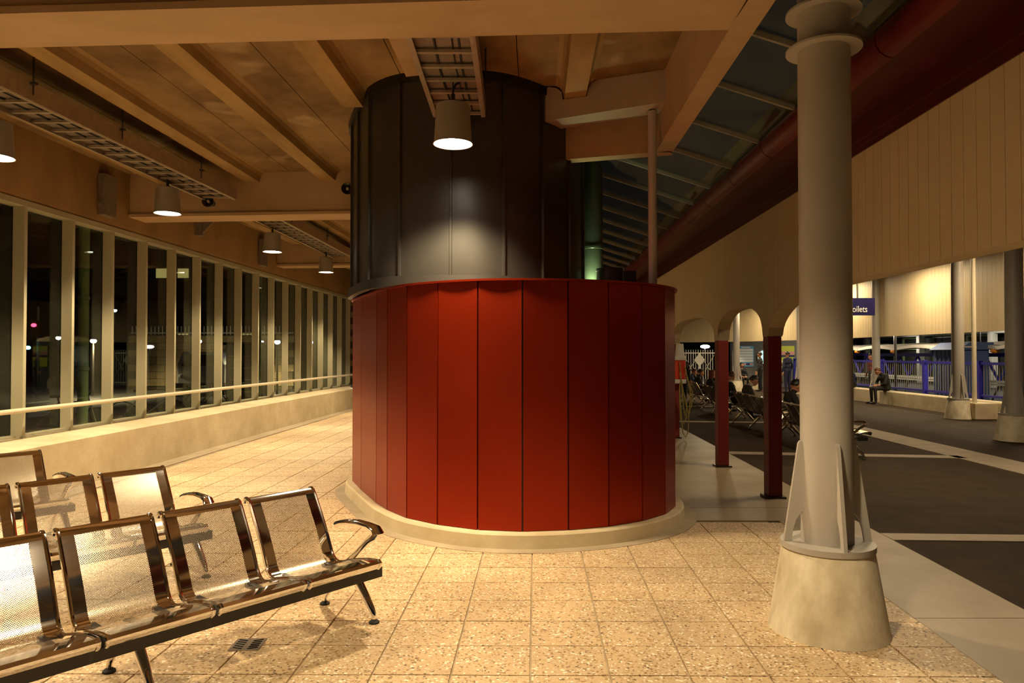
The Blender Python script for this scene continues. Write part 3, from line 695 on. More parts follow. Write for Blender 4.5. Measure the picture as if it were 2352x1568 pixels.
# loudspeakers on the beam, steel brackets on the spandrel
def speaker(x, y, z, label):
    o = empty('loudspeaker', (x, y, z), label=label, cat='loudspeaker', group='horn loudspeakers')
    def ring(r, d, n=24): return [(x + r * cos(2 * pi * k / n), y - d, z + r * sin(2 * pi * k / n)) for k in range(n)]
    m = MB(); m.loft([ring(.045, 0), ring(.05, .10), ring(.085, .16), ring(.085, .175), ring(.07, .17), ring(.03, .11)]); m.build('horn', 'black_steel', o, smooth=True)
    m = MB(); m.loft([ring(.022, .10), ring(.022, .165), ring(.012, .172)]); m.build('cone', 'bar_metal', o, smooth=True)
speaker(-4.40, 10.52, 3.86, 'small black round loudspeaker at the end of the long cable tray')
speaker(-2.37, 10.46, 4.03, 'small black round loudspeaker half hidden by the black drum')
def bracket(y, label, z0=3.60, z1=4.18, w=.30):
    x = xp(y) - .42; o = empty('steel_bracket', (x, y, z0), label=label, cat='bracket', group='spandrel brackets')
    m = MB(); m.box(x, x + .10, y - w / 2, y + w / 2, z0, z1); m.build('channel', 'bolted_steel', o, bevel=.006)
    for i in range(3):
        zz = z0 + .14 + .16 * i; m = MB(); m.box(x + .03, x + .06, y - w / 2 - .02, y - w / 2 + .005, zz - .03, zz + .03); m.build('nut', 'bolted_steel', o)
bracket(10.15, 'dark bolted steel bracket on the spandrel before the second beam'); bracket(15.9, 'dark bolted steel bracket on the spandrel before the third beam')
o = empty('gusset', (-5.5, 12.9, 4), label='dark triangular steel gusset behind the second beam', cat='bracket')
x = xp(12.9) - .42; MB().extrude([(x, 12.9, 4.34), (x + .62, 12.9, 4.34), (x + .10, 12.9, 3.80), (x, 12.9, 3.80)], (0, .02, 0)).build('plate', 'bolted_steel', o)
MB().box(x, x + .12, 12.84, 12.98, 3.78, 4.34).build('stiffener', 'bolted_steel', o)

# ================================================================== BENCHES
PROF = [(.372, .372), (.390, .388), (.395, .405), (.382, .416), (.345, .414), (.27, .404), (.18, .386), (.10, .366), (.04, .349), (.0, .343), (-.032, .350), (-.060, .371), (-.080, .402),
        (-.100, .445), (-.132, .510), (-.170, .580), (-.210, .648), (-.243, .702), (-.264, .738), (-.280, .760), (-.298, .771), (-.316, .768), (-.326, .752), (-.322, .736)]
SW = .455
def flare(n): return 1 + .045 * max(0, min(1, n / .28))      # the pan widens towards its front edge
def strip_mesh(u0, u1, idx, name, matn, parent, thick=.004, uvs=False):
    """a bent sheet following the seat profile between two widths"""
    P = [Vector((PROF[i][0], PROF[i][1])) for i in idx]; N = []
    for i in range(len(P)):
        t = (P[min(i + 1, len(P) - 1)] - P[max(i - 1, 0)]).normalized(); N.append(Vector((t.y, -t.x)))
    acc = [0]
    for a, b in zip(P[:-1], P[1:]): acc.append(acc[-1] + (b - a).length)
    me = bpy.data.meshes.new(name); vs = []; fs = []; uvl = []
    n = len(P)
    for u in (u0, u1):
        for i in range(n): vs.append((P[i].x, u * flare(P[i].x), P[i].y))
    if thick:
        for u in (u0, u1):
            for i in range(n): q = P[i] - N[i] * -thick; vs.append((q.x, u * flare(P[i].x), q.y))
    for i in range(n - 1):
        fs.append((i, i + 1, n + i + 1, n + i))
    if thick:
        for i in range(n - 1):
            fs.append((2 * n + i, 3 * n + i, 3 * n + i + 1, 2 * n + i + 1)); fs.append((i, 2 * n + i, 2 * n + i + 1, i + 1)); fs.append((n + i, n + i + 1, 3 * n + i + 1, 3 * n + i))
        fs.append((0, n, 3 * n, 2 * n)); fs.append((n - 1, 3 * n - 1, 4 * n - 1, 2 * n - 1))
    me.from_pydata(vs, [], fs); me.materials.append(MATS[matn])
    if uvs:
        L = me.uv_layers.new(name='UVMap')
        for p in me.polygons:
            for li in p.loop_indices:
                vi = me.loops[li].vertex_index; L.data[li].uv = (vs[vi][1], acc[vi % n])
    for p in me.polygons: p.use_smooth = True
    me.set_sharp_from_angle(angle=radians(40))
    o = bpy.data.objects.new(name, me); COL.objects.link(o); o.parent = parent; return o
def refine(idx): return idx
def make_seat(parent, yc):
    n = len(PROF); allp = list(range(n)); h = SW / 2
    s = strip_mesh(-h, -h + .068, allp, 'seat', 'chrome', parent); s.location = (0, yc, 0)
    # second side plate, top roll and front lip belong to the same polished frame
    strip_mesh(h - .068, h, allp, 'side_plate', 'chrome', s)
    strip_mesh(-h + .068, h - .068, allp[:6], 'front_lip', 'chrome', s)
    strip_mesh(-h + .068, h - .068, allp[18:], 'top_roll', 'chrome', s)
    strip_mesh(-h + .066, h - .066, allp[5:19], 'perforated_sheet', 'perforated_steel', s, thick=0, uvs=True)
    for u in (-h, h): MB().tube([(a, u * flare(a), b) for a, b in PROF], .0115, 8).build('rim', 'chrome', s, smooth=True, world=False)
    return s
def make_leg(parent, y):
    l = MB(); pts = lambda sg: [(0, y, .30), (sg * .045, y, .262), (sg * .09, y, .225), (sg * .17, y, .145), (sg * .235, y, .075), (sg * .253, y, .045), (sg * .255, y, .022)]
    l.tube(pts(1), [.032, .034, .032, .027, .021, .017, .014], 10); l.tube(pts(-1), [.032, .034, .032, .027, .021, .017, .014], 10)
    l.tube([(0, y, .33), (0, y, .235)], .034, 10); l.tube([(0, y, .30), (.14, y, .318)], .030, 10)
    lo = l.build('leg', 'chrome', parent, smooth=True, world=False)
    for sg in (1, -1):
        MB().lathe([(.012, .028), (.020, .018), (.032, .010), (.033, .0), (0, 0)], (sg * .255, y), 14).build('foot_pad', 'black_rubber', lo, smooth=True, world=False)
def make_arm(parent, y):
    path = [(.0, y, .325), (.045, y, .365), (.12, y, .43), (.20, y, .495), (.265, y, .535), (.285, y, .555), (.268, y, .572), (.21, y, .583), (.10, y, .588), (.0, y, .578), (-.08, y, .562), (-.125, y, .545), (-.13, y, .532)]
    MB().tube(path, [.025, .021, .019, .021, .030, .034, .030, .024, .022, .020, .019, .022, .017], 10, flat=1.25).build('armrest', 'chrome', parent, smooth=True, world=False)
def make_bench(n, label, group, loc, rz):
    o = empty('waiting_bench', (*loc, 0), rz, label, 'bench', group); L = n * .515 + .075
    m = MB(); m.box(.12, .31, -.02, L + .02, .288, .352); m.build('beam', 'black_steel', o, bevel=.006, world=False)
    for i in range(n): make_seat(o, .285 + .515 * i)
    k = 3 if n > 3 else 2
    for i in range(k): make_leg(o, L * i / (k - 1))
    for y in (0, L): make_arm(o, y)
    for i in range(n):
        m = MB(); yc = .285 + .515 * i
        for sg in (-1, 1): m.box(-.05, .25, yc + sg * .15 - .015, yc + sg * .15 + .015, .322, .350)
        m.build('seat_bracket', 'black_steel', o, world=False)
    return o
rzb = atan2(-.647, .763)
b1 = make_bench(5, 'chrome perforated waiting bench nearest the floor drain', 'waiting benches in the hall', (-2.755, 2.585), rzb)
def bench_copy(src, loc, rz, label, group):
    c = copy_tree(src); c.location = (*loc, 0); c.rotation_euler = (0, 0, rz); tag(c, label, None, group); return c
bench_copy(b1, (-4.169, 3.483), rzb, 'chrome perforated waiting bench in the middle of the three hall rows', 'waiting benches in the hall')
make_bench(2, 'chrome perforated waiting bench beside the concrete low wall, glaring in lamp light', 'waiting benches in the hall', (-5.77 + .647 * 1.58, 4.39 + .763 * 1.58), rzb)
rzp = -AX
PG = 'waiting benches on the platform'
BEN = [(5.27, 11.31, 'platform bench behind the finned column, its armrest showing past the column'), (5.42, 14.45, 'platform bench with the man in the charcoal jacket'),
       (5.72, 18.45, 'platform bench behind the first red post, man with white collar at its end'), (6.05, 22.5, 'platform bench furthest down the row, two men sitting')]
for x, y, lab in BEN: bench_copy(b1, (x, y), rzp, lab, PG)

# floor drain
o = empty('floor_drain', (-1.50, 4.11, 0), AX, 'small square metal floor drain grate between tiles', 'drain')
MB().box(-.085, .085, -.085, .085, -.02, .0025).build('frame', 'bolted_steel', o, world=False)
for k in range(5):
    for s in (-1, 1):
        MB().bar((s * (.015 + .002), -.055 + k * .0275 - .008, .004), (s * .068, -.055 + k * .0275 + .012, .004), .008, .004).build('slot', 'black_rubber', o, world=False)

# small uplight standing on the enclosure behind its red rim
o = empty('uplight', (.93, 8.36, 2.302), label='small floodlight on top of the red enclosure shining up at the duct', cat='lamp')
MB().box(-.05, .05, -.045, .045, .0, .09).build('housing', 'black_steel', o, world=False)
MB().box(-.042, .042, -.038, .038, .088, .094).build('lens', 'tube_glow', o, world=False)
l = bpy.data.lights.new('lamp_light', 'SPOT'); l.energy = 34; l.color = (.78, 1, .50); l.spot_size = radians(150); l.spot_blend = .6; l.shadow_soft_size = .06
lo = bpy.data.objects.new('lamp_light', l); COL.objects.link(lo); lo.parent = o; lo.location = (0, 0, .12); lo.rotation_euler = (pi - radians(8), radians(-10), 0)

# hose reel on the third arcade post
px_, py_ = xw(14.2) + .09, 14.2
o = empty('hose_reel', (px_ + .02, py_ - .2, .3), label='red hose reel with looped yellow hoses on an arcade post', cat='hose reel')
m = MB(); m.lathe([(.10, 1.16), (.115, 1.17), (.115, 1.52), (.10, 1.53)], (px_ + .05, py_ - .21), 20); m.build('drum', 'hose_red', o, smooth=True)
for z in (1.08, 1.53): m = MB(); m.lathe([(.12, z), (.125, z + .01), (.125, z + .07), (.12, z + .08)], (px_ + .05, py_ - .21), 20); m.build('cap', 'white_paint', o, smooth=True)
m = MB(); m.lathe([(.09, 1.61), (.07, 1.85)], (px_ + .05, py_ - .21), 20); m.build('tank', 'white_paint', o, smooth=True)
for k, (dx, top, bot) in enumerate(((.10, 1.5, .42), (.14, 1.3, .55), (.03, 1.1, .30), (.07, .9, .05))):
    MB().tube([(px_ + .02, py_ - .34, top), (px_ + dx * .6, py_ - .36, (top + bot) / 2), (px_ + dx, py_ - .36, bot + .1), (px_ + dx + .05, py_ - .36, bot), (px_ + dx + .10, py_ - .36, bot + .1), (px_ + dx + .12, py_ - .35, (top + bot) / 2), (px_ + dx * .8 + .04, py_ - .34, top - .1)], .012, 7).build('hose', 'hose_yellow', o, smooth=True)

# TOILETS sign
o = empty('hanging_sign', (4.8, 10.3, 2.2), label='dark blue hanging toilets sign beside the grey column', cat='sign')
MB().box(4.30, 5.21, 10.30, 10.34, 2.205, 2.455).build('board', 'sign_blue', o, bevel=.004)
for x in (4.5, 4.97): MB().tube([(x, 10.32, 2.455), (x, 10.32, 4.45)], .014, 8).build('rod', 'bar_metal', o)
fc = bpy.data.curves.new('lettering', 'FONT'); fc.body = 'Toilets'; fc.size = .128; fc.extrude = .002; fc.align_x = 'RIGHT'
fo = bpy.data.objects.new('lettering_curve', fc); COL.objects.link(fo); bpy.context.view_layer.update()
me = bpy.data.meshes.new_from_object(fo.evaluated_get(bpy.context.evaluated_depsgraph_get())); bpy.data.objects.remove(fo)
me.materials.clear(); me.materials.append(MATS['sign_white'])
lt = bpy.data.objects.new('lettering', me); COL.objects.link(lt); lt.parent = o; lt.location = Vector((5.10, 10.296, 2.252)) - o.location; lt.rotation_euler = (pi / 2, 0, 0); lt.scale = (.78, 1, 1)

# ================================================================== PEOPLE
def capsule(mb, a, ra, b, rb, n=12):
    a = Vector(a); b = Vector(b); d = b - a
    if d.length < 1e-5: mb.sphere(a, ra, n, 8); return
    t = d.normalized(); s = t.orthogonal().normalized(); u = t.cross(s); rings = []
    for k in range(5):
        al = -pi / 2 + k * pi / 8 + .02; rings.append((a + t * ra * sin(al), max(.002, ra * cos(al))))
    for k in range(5):
        al = k * pi / 8; rings.append((b + t * rb * sin(al), max(.002, rb * cos(al))))
    mb.loft([[tuple(c + s * r * cos(2 * pi * k / n) + u * r * sin(2 * pi * k / n)) for k in range(n)] for c, r in rings])
def seg_dist(p, a, ra, b, rb):
    ab = b - a; L = ab.length_squared; t = 0 if L < 1e-9 else max(0, min(1, (p - a).dot(ab) / L)); return (p - (a + ab * t)).length - (ra + (rb - ra) * t)
def hand_mesh(mb, w, d, up, side):
    """palm, four bent fingers of unequal length and a thumb from the side of the palm"""
    d = d.normalized(); up = (up - d * up.dot(d)).normalized(); s = d.cross(up) * side
    P = lambda f, l, z: w + d * f + s * l + up * z
    mb.loft([[tuple(P(f, l * wd, z * th)) for l, z in ((-1, -1), (1, -1), (1, 1), (-1, 1))] for f, wd, th in ((-.01, .026, .016), (.03, .038, .015), (.075, .040, .013), (.088, .038, .010))])
    for k, (l, L) in enumerate(((-.030, .070), (-.010, .080), (.010, .075), (.029, .058))):
        mb.tube([tuple(P(.082, l, 0)), tuple(P(.082 + L * .5, l * 1.05, -.006)), tuple(P(.082 + L * .85, l * 1.05, -.028)), tuple(P(.082 + L * .95, l, -.045))], [.0095, .009, .008, .006], 6)
    mb.tube([tuple(P(.018, -.032, 0)), tuple(P(.045, -.058, -.008)), tuple(P(.072, -.062, -.018)), tuple(P(.086, -.058, -.024))], [.012, .011, .0095, .007], 6)
def person(label, loc, rz, caps, head, look, hands, mats, hair, hair_mat, group, extra=None):
    """caps: (a, ra, b, rb, tag). One remeshed body; head features and hands are welded on; hair is a child."""
    mb = MB()
    segs = [(Vector(a), ra, Vector(b), rb, t) for a, ra, b, rb, t in caps]
    H = Vector(head); fwd = Vector(look).normalized(); sid = Vector((0, 0, 1)).cross(fwd).normalized(); upv = fwd.cross(sid)
    segs += [(H, .092, H + upv * .012 - fwd * .018, .094, 'skin'), (H + fwd * .012 - upv * .03, .078, H + fwd * .035 - upv * .075, .052, 'skin'),
             (H + fwd * .085 - upv * .005, .014, H + fwd * .103 - upv * .035, .017, 'skin'), (H + sid * .088 - upv * .01, .014, H + sid * .093 - upv * .04 - fwd * .01, .011, 'skin'), (H - sid * .088 - upv * .01, .014, H - sid * .093 - upv * .04 - fwd * .01, .011, 'skin')]
    for a, ra, b, rb, t in segs: capsule(mb, a, ra, b, rb)
    o = mb.build('person', mats['top'], None, world=False)
    md = o.modifiers.new('r', 'REMESH'); md.mode = 'VOXEL'; md.voxel_size = .015
    sm = o.modifiers.new('s', 'SMOOTH'); sm.iterations = 3; sm.factor = .5
    bpy.context.view_layer.update(); dg = bpy.context.evaluated_depsgraph_get()
    me = bpy.data.meshes.new_from_object(o.evaluated_get(dg)); o.modifiers.clear()
    order = ['top', 'bottom', 'shoe', 'skin', 'collar', 'eye']; names = [mats.get('top'), mats.get('bottom', mats['top']), 'shoe_black', 'skin', mats.get('collar', mats['top']), 'hair_black']
    verts = [v.co.copy() for v in me.vertices]; faces = [tuple(p.vertices) for p in me.polygons]; mi = []
    for p in me.polygons:
        c = p.center; mi.append(order.index(min(segs, key=lambda g: seg_dist(c, g[0], g[1], g[2], g[3]))[4]))
    ex = MB()
    for w, d, up, sd in hands: hand_mesh(ex, Vector(w), Vector(d), Vector(up), sd)
    n0 = len(verts); verts += [Vector(v) for v in ex.v]; faces += [tuple(i + n0 for i in f) for f in ex.f]; mi += [3] * len(ex.f)
    ex = MB()
    for sg in (-1, 1): ex.sphere(H + fwd * .083 + sid * sg * .033 + upv * .008, .011, 8, 6)
    ex.tube([tuple(H + fwd * .084 - sid * .022 - upv * .066), tuple(H + fwd * .088 - upv * .068), tuple(H + fwd * .084 + sid * .022 - upv * .066)], .005, 6)
    n0 = len(verts); verts += [Vector(v) for v in ex.v]; faces += [tuple(i + n0 for i in f) for f in ex.f]; mi += [5] * len(ex.f)
    me2 = bpy.data.meshes.new('person'); me2.from_pydata([tuple(v) for v in verts], [], faces)
    for n in names: me2.materials.append(MATS[n])
    for p, k in zip(me2.polygons, mi): p.material_index = k; p.use_smooth = True
    old = o.data; o.data = me2; bpy.data.meshes.remove(old)
    o.name = 'person'; o.location = loc; o.rotation_euler = (0, 0, rz); tag(o, label, 'person', group)
    # hair: a shell over crown, back and sides
    hb = MB(); n, m_ = 20, 14
    hm = bpy.data.meshes.new('hair'); bm = bmesh.new(); bmesh.ops.create_uvsphere(bm, u_segments=n, v_segments=m_, radius=1)
    drop = []
    for v in bm.verts:
        q = v.co.copy(); f, s_, u = q.x, q.y, q.z
        lim = -.25 if f < .25 else .32
        if hair == 'long': lim = -.95 if f < .30 else .35
        uu = max(u, lim)
        k = 1.0 if hair != 'long' or u > -.2 else 1.12
        if u < lim: f *= .9; s_ *= .93
        r = .107 + .006 * sin(9 * q.x + 7 * q.y) + .005 * sin(13 * q.z + 5 * q.x)
        v.co = H + upv * (.014 + uu * r * (1.12 if hair == 'long' and uu < 0 else 1.02)) + fwd * (-.012 + f * r * .98) + sid * s_ * r * .94 * k
    if hair == 'long':
        for v in bm.verts:
            d_ = (v.co - H).dot(upv)
            if d_ < -.06: v.co += -upv * .07 - fwd * .01
    bm.to_mesh(hm); bm.free(); hm.materials.append(MATS[hair_mat])
    for p in hm.polygons: p.use_smooth = True
    ho = bpy.data.objects.new('hair', hm); COL.objects.link(ho); ho.parent = o
    return o
def seated(label, loc, rz, mats, hs=.36, lean=-.12, bow=.0, hair='short', hair_mat='hair_dark', group='people waiting on the platform', turn=0, arms='lap', knee=.43, foot=.0):
    cx = lean; c = []
    c += [((0, .07, hs + .11), .115, (0, -.07, hs + .11), .115, 'bottom'), ((cx * .45, .05, hs + .25), .115, (cx * .45, -.05, hs + .25), .115, 'top'), ((cx * .9, .085, hs + .43), .115, (cx * .9, -.085, hs + .43), .115, 'top'),
          ((0, .05, hs + .13), .11, (cx * .9, .07, hs + .44), .105, 'top'), ((0, -.05, hs + .13), .11, (cx * .9, -.07, hs + .44), .105, 'top'), ((cx, .17, hs + .51), .062, (cx, -.17, hs + .51), .062, 'top'),
          ((cx + .01 + bow * .3, 0, hs + .53), .062, (cx + .03 + bow * .6, 0, hs + .585), .060, 'collar'), ((cx + .02 + bow * .5, 0, hs + .58), .052, (cx + .04 + bow, 0, hs + .64 - abs(bow) * .2), .052, 'skin')]
    for s in (-1, 1):
        c += [((.02, s * .10, hs + .09), .092, (knee, s * .115, hs + .085), .062, 'bottom'), ((knee, s * .115, hs + .08), .060, (knee - .02 + foot, s * .12, .13), .046, 'bottom'),
              ((knee - .02 + foot, s * .12, .10), .045, (knee + .02 + foot, s * .12, .045), .042, 'shoe'), ((knee + foot, s * .12, .04), .040, (knee + .15 + foot, s * .13, .035), .036, 'shoe'),
              ((cx, s * .19, hs + .49), .058, (cx + .10, s * .245, hs + .25), .048, 'top'), ((cx + .10, s * .245, hs + .25), .047, (.25, s * .10, hs + .20), .034, 'top')]
    hands = [((.25, s * .10, hs + .20), (1, -s * .45, -.12), (0, 0, 1), s) for s in (-1, 1)]
    hd = (cx + .06 + bow * 1.1, 0, hs + .715 - abs(bow) * .45)
    look = (cos(turn), sin(turn), -bow * 3.0 - .08)
    return person(label, loc, rz, c, hd, look, hands, mats, hair, hair_mat, group)
def standing(label, loc, rz, mats, h=1.70, hair='short', hair_mat='hair_dark', group='people waiting on the platform', skirt=False):
    k = h / 1.70; c = []
    c += [((0, .07, .93 * k), .115, (0, -.07, .93 * k), .115, 'bottom'), ((0, .055, 1.08 * k), .105, (0, -.055, 1.08 * k), .105, 'top'), ((0, .085, 1.28 * k), .11, (0, -.085, 1.28 * k), .11, 'top'),
          ((0, .17, 1.38 * k), .06, (0, -.17, 1.38 * k), .06, 'top'), ((0, 0, 1.39 * k), .064, (.01, 0, 1.44 * k), .058, 'collar'), ((.01, 0, 1.44 * k), .05, (.02, 0, 1.50 * k), .05, 'skin')]
    for s in (-1, 1):
        if skirt: c += [((0, s * .07, .9 * k), .11, (0, s * .10, .52 * k), .135, 'bottom'), ((0, s * .10, .52 * k), .055, (0, s * .10, .12), .042, 'skin')]
        else: c += [((0, s * .09, .88 * k), .092, (.02, s * .10, .48 * k), .064, 'bottom'), ((.02, s * .10, .48 * k), .062, (-.01, s * .11, .10), .045, 'bottom')]
        c += [((0, s * .11, .05), .045, (.14, s * .13, .035), .036, 'shoe'), ((0, s * .20, 1.36 * k), .055, (-.02, s * .25, 1.08 * k), .045, 'top'), ((-.02, s * .25, 1.08 * k), .044, (.08, s * .24, .86 * k), .034, 'top')]
    hands = [((.08, s * .24, .86 * k), (.3, 0, -1), (0, -s, .1), s) for s in (-1, 1)]
    return person(label, loc, rz, c, (.025, 0, 1.59 * k), (1, 0, -.05), hands, mats, hair, hair_mat, group)
def on_bench(bi, seat):
    x, y, _ = BEN[bi]; yy = .285 + .515 * seat; return (x + .06 + AX * yy, y + yy, 0)
PB = {'top': 'cloth_black', 'bottom': 'cloth_black'}
seated('man in black, dark cropped hair, on the bench beside the grey column', on_bench(0, 4), rzp, PB, hair_mat='hair_black', bow=.05)
seated('man with curly dark hair in a charcoal jacket, head bowed', on_bench(1, 4), rzp, {'top': 'cloth_charcoal', 'bottom': 'cloth_black', 'collar': 'cloth_white'}, lean=-.06, bow=.09, turn=-.35)
seated('man in a black jacket with a white collar, seen from behind', on_bench(2, 0), rzp, {'top': 'cloth_black', 'bottom': 'cloth_black', 'collar': 'cloth_white'}, hair_mat='hair_brown', turn=.5)
seated('woman with auburn hair in black, partly behind the red post', on_bench(2, 4), rzp, PB, hair='long', hair_mat='hair_auburn')
seated('man in a dark suit on the bench end, looking down', on_bench(3, 1), rzp, {'top': 'cloth_black', 'bottom': 'cloth_black', 'collar': 'cloth_black'}, bow=.05, hair_mat='hair_dark')
seated('person in a blue jacket reading a newspaper', on_bench(3, 3), rzp, {'top': 'cloth_denim', 'bottom': 'cloth_black'}, hair_mat='hair_brown', bow=.06)
b = on_bench(3, 3); o = MB(); o.loft([[(b[0] + .36 + .05 * abs(k), b[1] + .16 * k, .50), (b[0] + .30 + .05 * abs(k), b[1] + .16 * k, .82), (b[0] + .303 + .05 * abs(k), b[1] + .16 * k, .82), (b[0] + .363 + .05 * abs(k), b[1] + .16 * k, .50)] for k in (-2, -1, 0, 1, 2)])
tag(o.build('newspaper', 'paper'), 'open newspaper held by the person in blue', 'newspaper')
seated('person in black sitting on the low wall, head bowed over a book', (12.42, 23.85, 0), pi * 1.02, PB, hs=.43, lean=.10, bow=.13, hair_mat='hair_brown', knee=.46)
seated('person in a navy coat sitting hunched on the low wall beside the column', (12.48, 26.3, 0), pi * .95, {'top': 'cloth_navy', 'bottom': 'cloth_black'}, hs=.43, lean=.05, bow=.05, hair_mat='hair_dark')
MBk = MB().box(10.15, 11.3, 33.0, 33.4, 0, .43); struct(MBk.build('low_wall', 'pale_concrete', bevel=.02))
seated('woman in a black jacket sitting below the blue poster', (10.55, 33.1, 0), -pi / 2 + .15, {'top': 'cloth_black', 'bottom': 'cloth_black', 'collar': 'cloth_white'}, hs=.43, lean=.02, hair='long', hair_mat='hair_black')
standing('woman in a beige skirt standing before the lime poster', (11.30, 30.6, 0), -pi / 2 - .3, {'top': 'cloth_white', 'bottom': 'cloth_beige'}, h=1.62, hair='long', hair_mat='hair_brown', skirt=True)
standing('man in a navy coat standing before the lime poster', (11.62, 30.3, 0), pi / 2 + .5, {'top': 'cloth_navy', 'bottom': 'cloth_navy'}, h=1.76)
standing('person in grey walking past the lit round window', (11.05, 32.0, 0), 2.6, {'top': 'cloth_charcoal', 'bottom': 'cloth_black'}, h=1.74)
standing('person in a red top behind the blue fence', (14.6, 29.2, 0), pi, {'top': 'cloth_red', 'bottom': 'cloth_black'}, h=1.66, group='people beyond the fence')
standing('person in a white shirt standing behind the hose reel', (5.1, 21.6, 0), -1.2, {'top': 'cloth_black', 'bottom': 'cloth_black', 'collar': 'cloth_white'}, h=1.70)

# ================================================================== BEYOND THE PLATFORM
struct(MB().prism([(13.95, -3), (70, -3), (70, 80), (13.95, 80)], -.35, -.02).build('ground_outside', 'night_ground'))
struct(MB().prism([(-4, 42), (14, 42), (14, 80), (-4, 80)], -.35, -.02).build('ground_outside', 'night_ground'))
fe = empty('blue_fence', (13.0, 22, 0), label='bright blue metal fence of thin bars above the low wall', cat='fence')
fx = lambda y: 12.95 + .012 * (y - 15)
ys = [14.6 + 2.7 * k for k in range(8)]
for y in ys: MB().box(fx(y) - .06, fx(y) + .06, y - .06, y + .06, 0, 1.46).build('post', 'blue_paint', fe)
for y0, y1 in zip(ys[:-1], ys[1:]):
    for z, h in ((1.39, .07), (.50, .06)): MB().bar((fx(y0), y0 + .06, z), (fx(y1), y1 - .06, z), .05, h).build('rail', 'blue_paint', fe)
    m = MB(); n = 20
    for k in range(1, n): y = y0 + .06 + (y1 - y0 - .12) * k / n; m.box(fx(y) - .006, fx(y) + .006, y - .006, y + .006, .50, 1.38)
    tag(m.build('bar_infill', 'bar_metal', fe), kind='stuff')
tr = empty('truss_bridge', (17, 28, 0), label='blue lattice truss walkway under pale awnings beyond the fence', cat='bridge')
tx = 16.6
for z, w in ((1.62, .13), (.70, .09), (.60, .06)): MB().bar((tx, 17, z), (tx, 40, z), w, w).build('chord', 'blue_paint' if z > 1 else 'white_paint', tr)
for k in range(16):
    y = 17.5 + 1.4 * k; MB().tube([(tx, y, .72), (tx, y + .7, 1.58)], .045, 8).build('diagonal', 'blue_paint', tr); MB().tube([(tx, y + .7, 1.58), (tx, y + 1.4, .72)], .045, 8).build('diagonal', 'blue_paint', tr)
    MB().tube([(tx, y, .58), (tx + .2, y + .7, -.02)], .035, 6).build('strut', 'bar_metal', tr)
for k in range(7):
    y = 17.5 + 3.2 * k; m = MB()
    m.loft([[(tx - .5, yy, 1.80 + .10 * sin(pi * u)), (tx + 1.6, yy, 1.95 + .16 * sin(pi * u)), (tx + 1.6, yy, 1.99 + .16 * sin(pi * u)), (tx - .5, yy, 1.90 + .13 * sin(pi * u))] for u, yy in [(i / 8, y + 3.15 * i / 8) for i in range(9)]])
    m.build('awning', 'awning_white', tr, smooth=True)
    m = MB(); m.sphere((tx - .4, y + .2, 1.76), .13, 8, 6, (1, 1.2, .7)); m.build('lamp_globe', 'orange_paint', tr)
o = empty('blue_shelter', (15.6, 23.2, 0), label='dull blue sheet metal shelter between the fence and the truss', cat='shelter')
MB().prism([(15.2, 24.4), (16.2, 24.4), (16.2, 25.9), (15.2, 25.9)], 0, 1.80).build('body', 'blue_dull', o)
MB().extrude([(15.1, 24.3, 1.8), (16.3, 24.3, 1.8), (16.3, 24.3, 2.05), (15.5, 24.3, 2.05)], (0, 1.7, 0)).build('roof', 'blue_dull', o)
for k in range(6): MB().box(15.18, 15.205, 24.5 + .24 * k, 24.54 + .24 * k, 0, 1.78).build('ridge', 'blue_dull', o)
bg = empty('far_building', (24, 35, 0), label='dark building with pale pipes and lit frames behind the truss', cat='building')
MB().box(24, 25, 16, 62, -.1, 7).build('wall', 'night_wall', bg)
for z, r in ((2.75, .10), (3.05, .16), (3.4, .10)): MB().tube([(23.5, 18, z), (23.5, 58, z)], r, 10).build('pipe', 'white_paint', bg)
for k in range(12):
    y = 20 + 3.1 * k
    for zz in (.4, 2.0):
        m = MB(); w, h = 2.2, (1.2 if zz < 1 else .55)
        m.box(23.9, 24.02, y, y + .1, zz, zz + h); m.box(23.9, 24.02, y + w, y + w + .1, zz, zz + h); m.box(23.9, 24.02, y, y + w + .1, zz + h, zz + h + .1); m.box(23.9, 24.02, y, y + w + .1, zz - .1, zz); m.build('window_frame', 'green_post', bg)
    if k % 2: MB().box(23.3, 23.6, y - .6, y - .3, 0, 3.4).build('pier', 'white_paint', bg)
for x, y, z, L in ((22.6, 42.0, 2.75, 1.2), (22.6, 38.0, 2.15, 1.0), (22.6, 29.6, 2.35, .5), (22.6, 33.5, 2.95, 2.5)):
    batten(x, y, z, {2.75: 'tube light glaring on the far pipes', 2.15: 'tube light under the far pipes', 2.35: 'short tube light above the awning', 2.95: 'long tube light above the truss awning'}[z], 60, (1, .9, .72), 'tube lights beyond the fence', L, roof=z + .4)
for y in (20.5, 27.0, 33.0): batten(14.7, y, 3.3, {20.5: 'fill tube light added on a post behind the blue fence near the downpipe', 27.0: 'fill tube light added on a post behind the reader', 33.0: 'fill tube light added on a post at the end of the blue fence'}[y], 150, (1, .85, .6), 'tube lights beyond the fence', 1.2, roof=3.5)  # tubes added out of sight to light the awnings
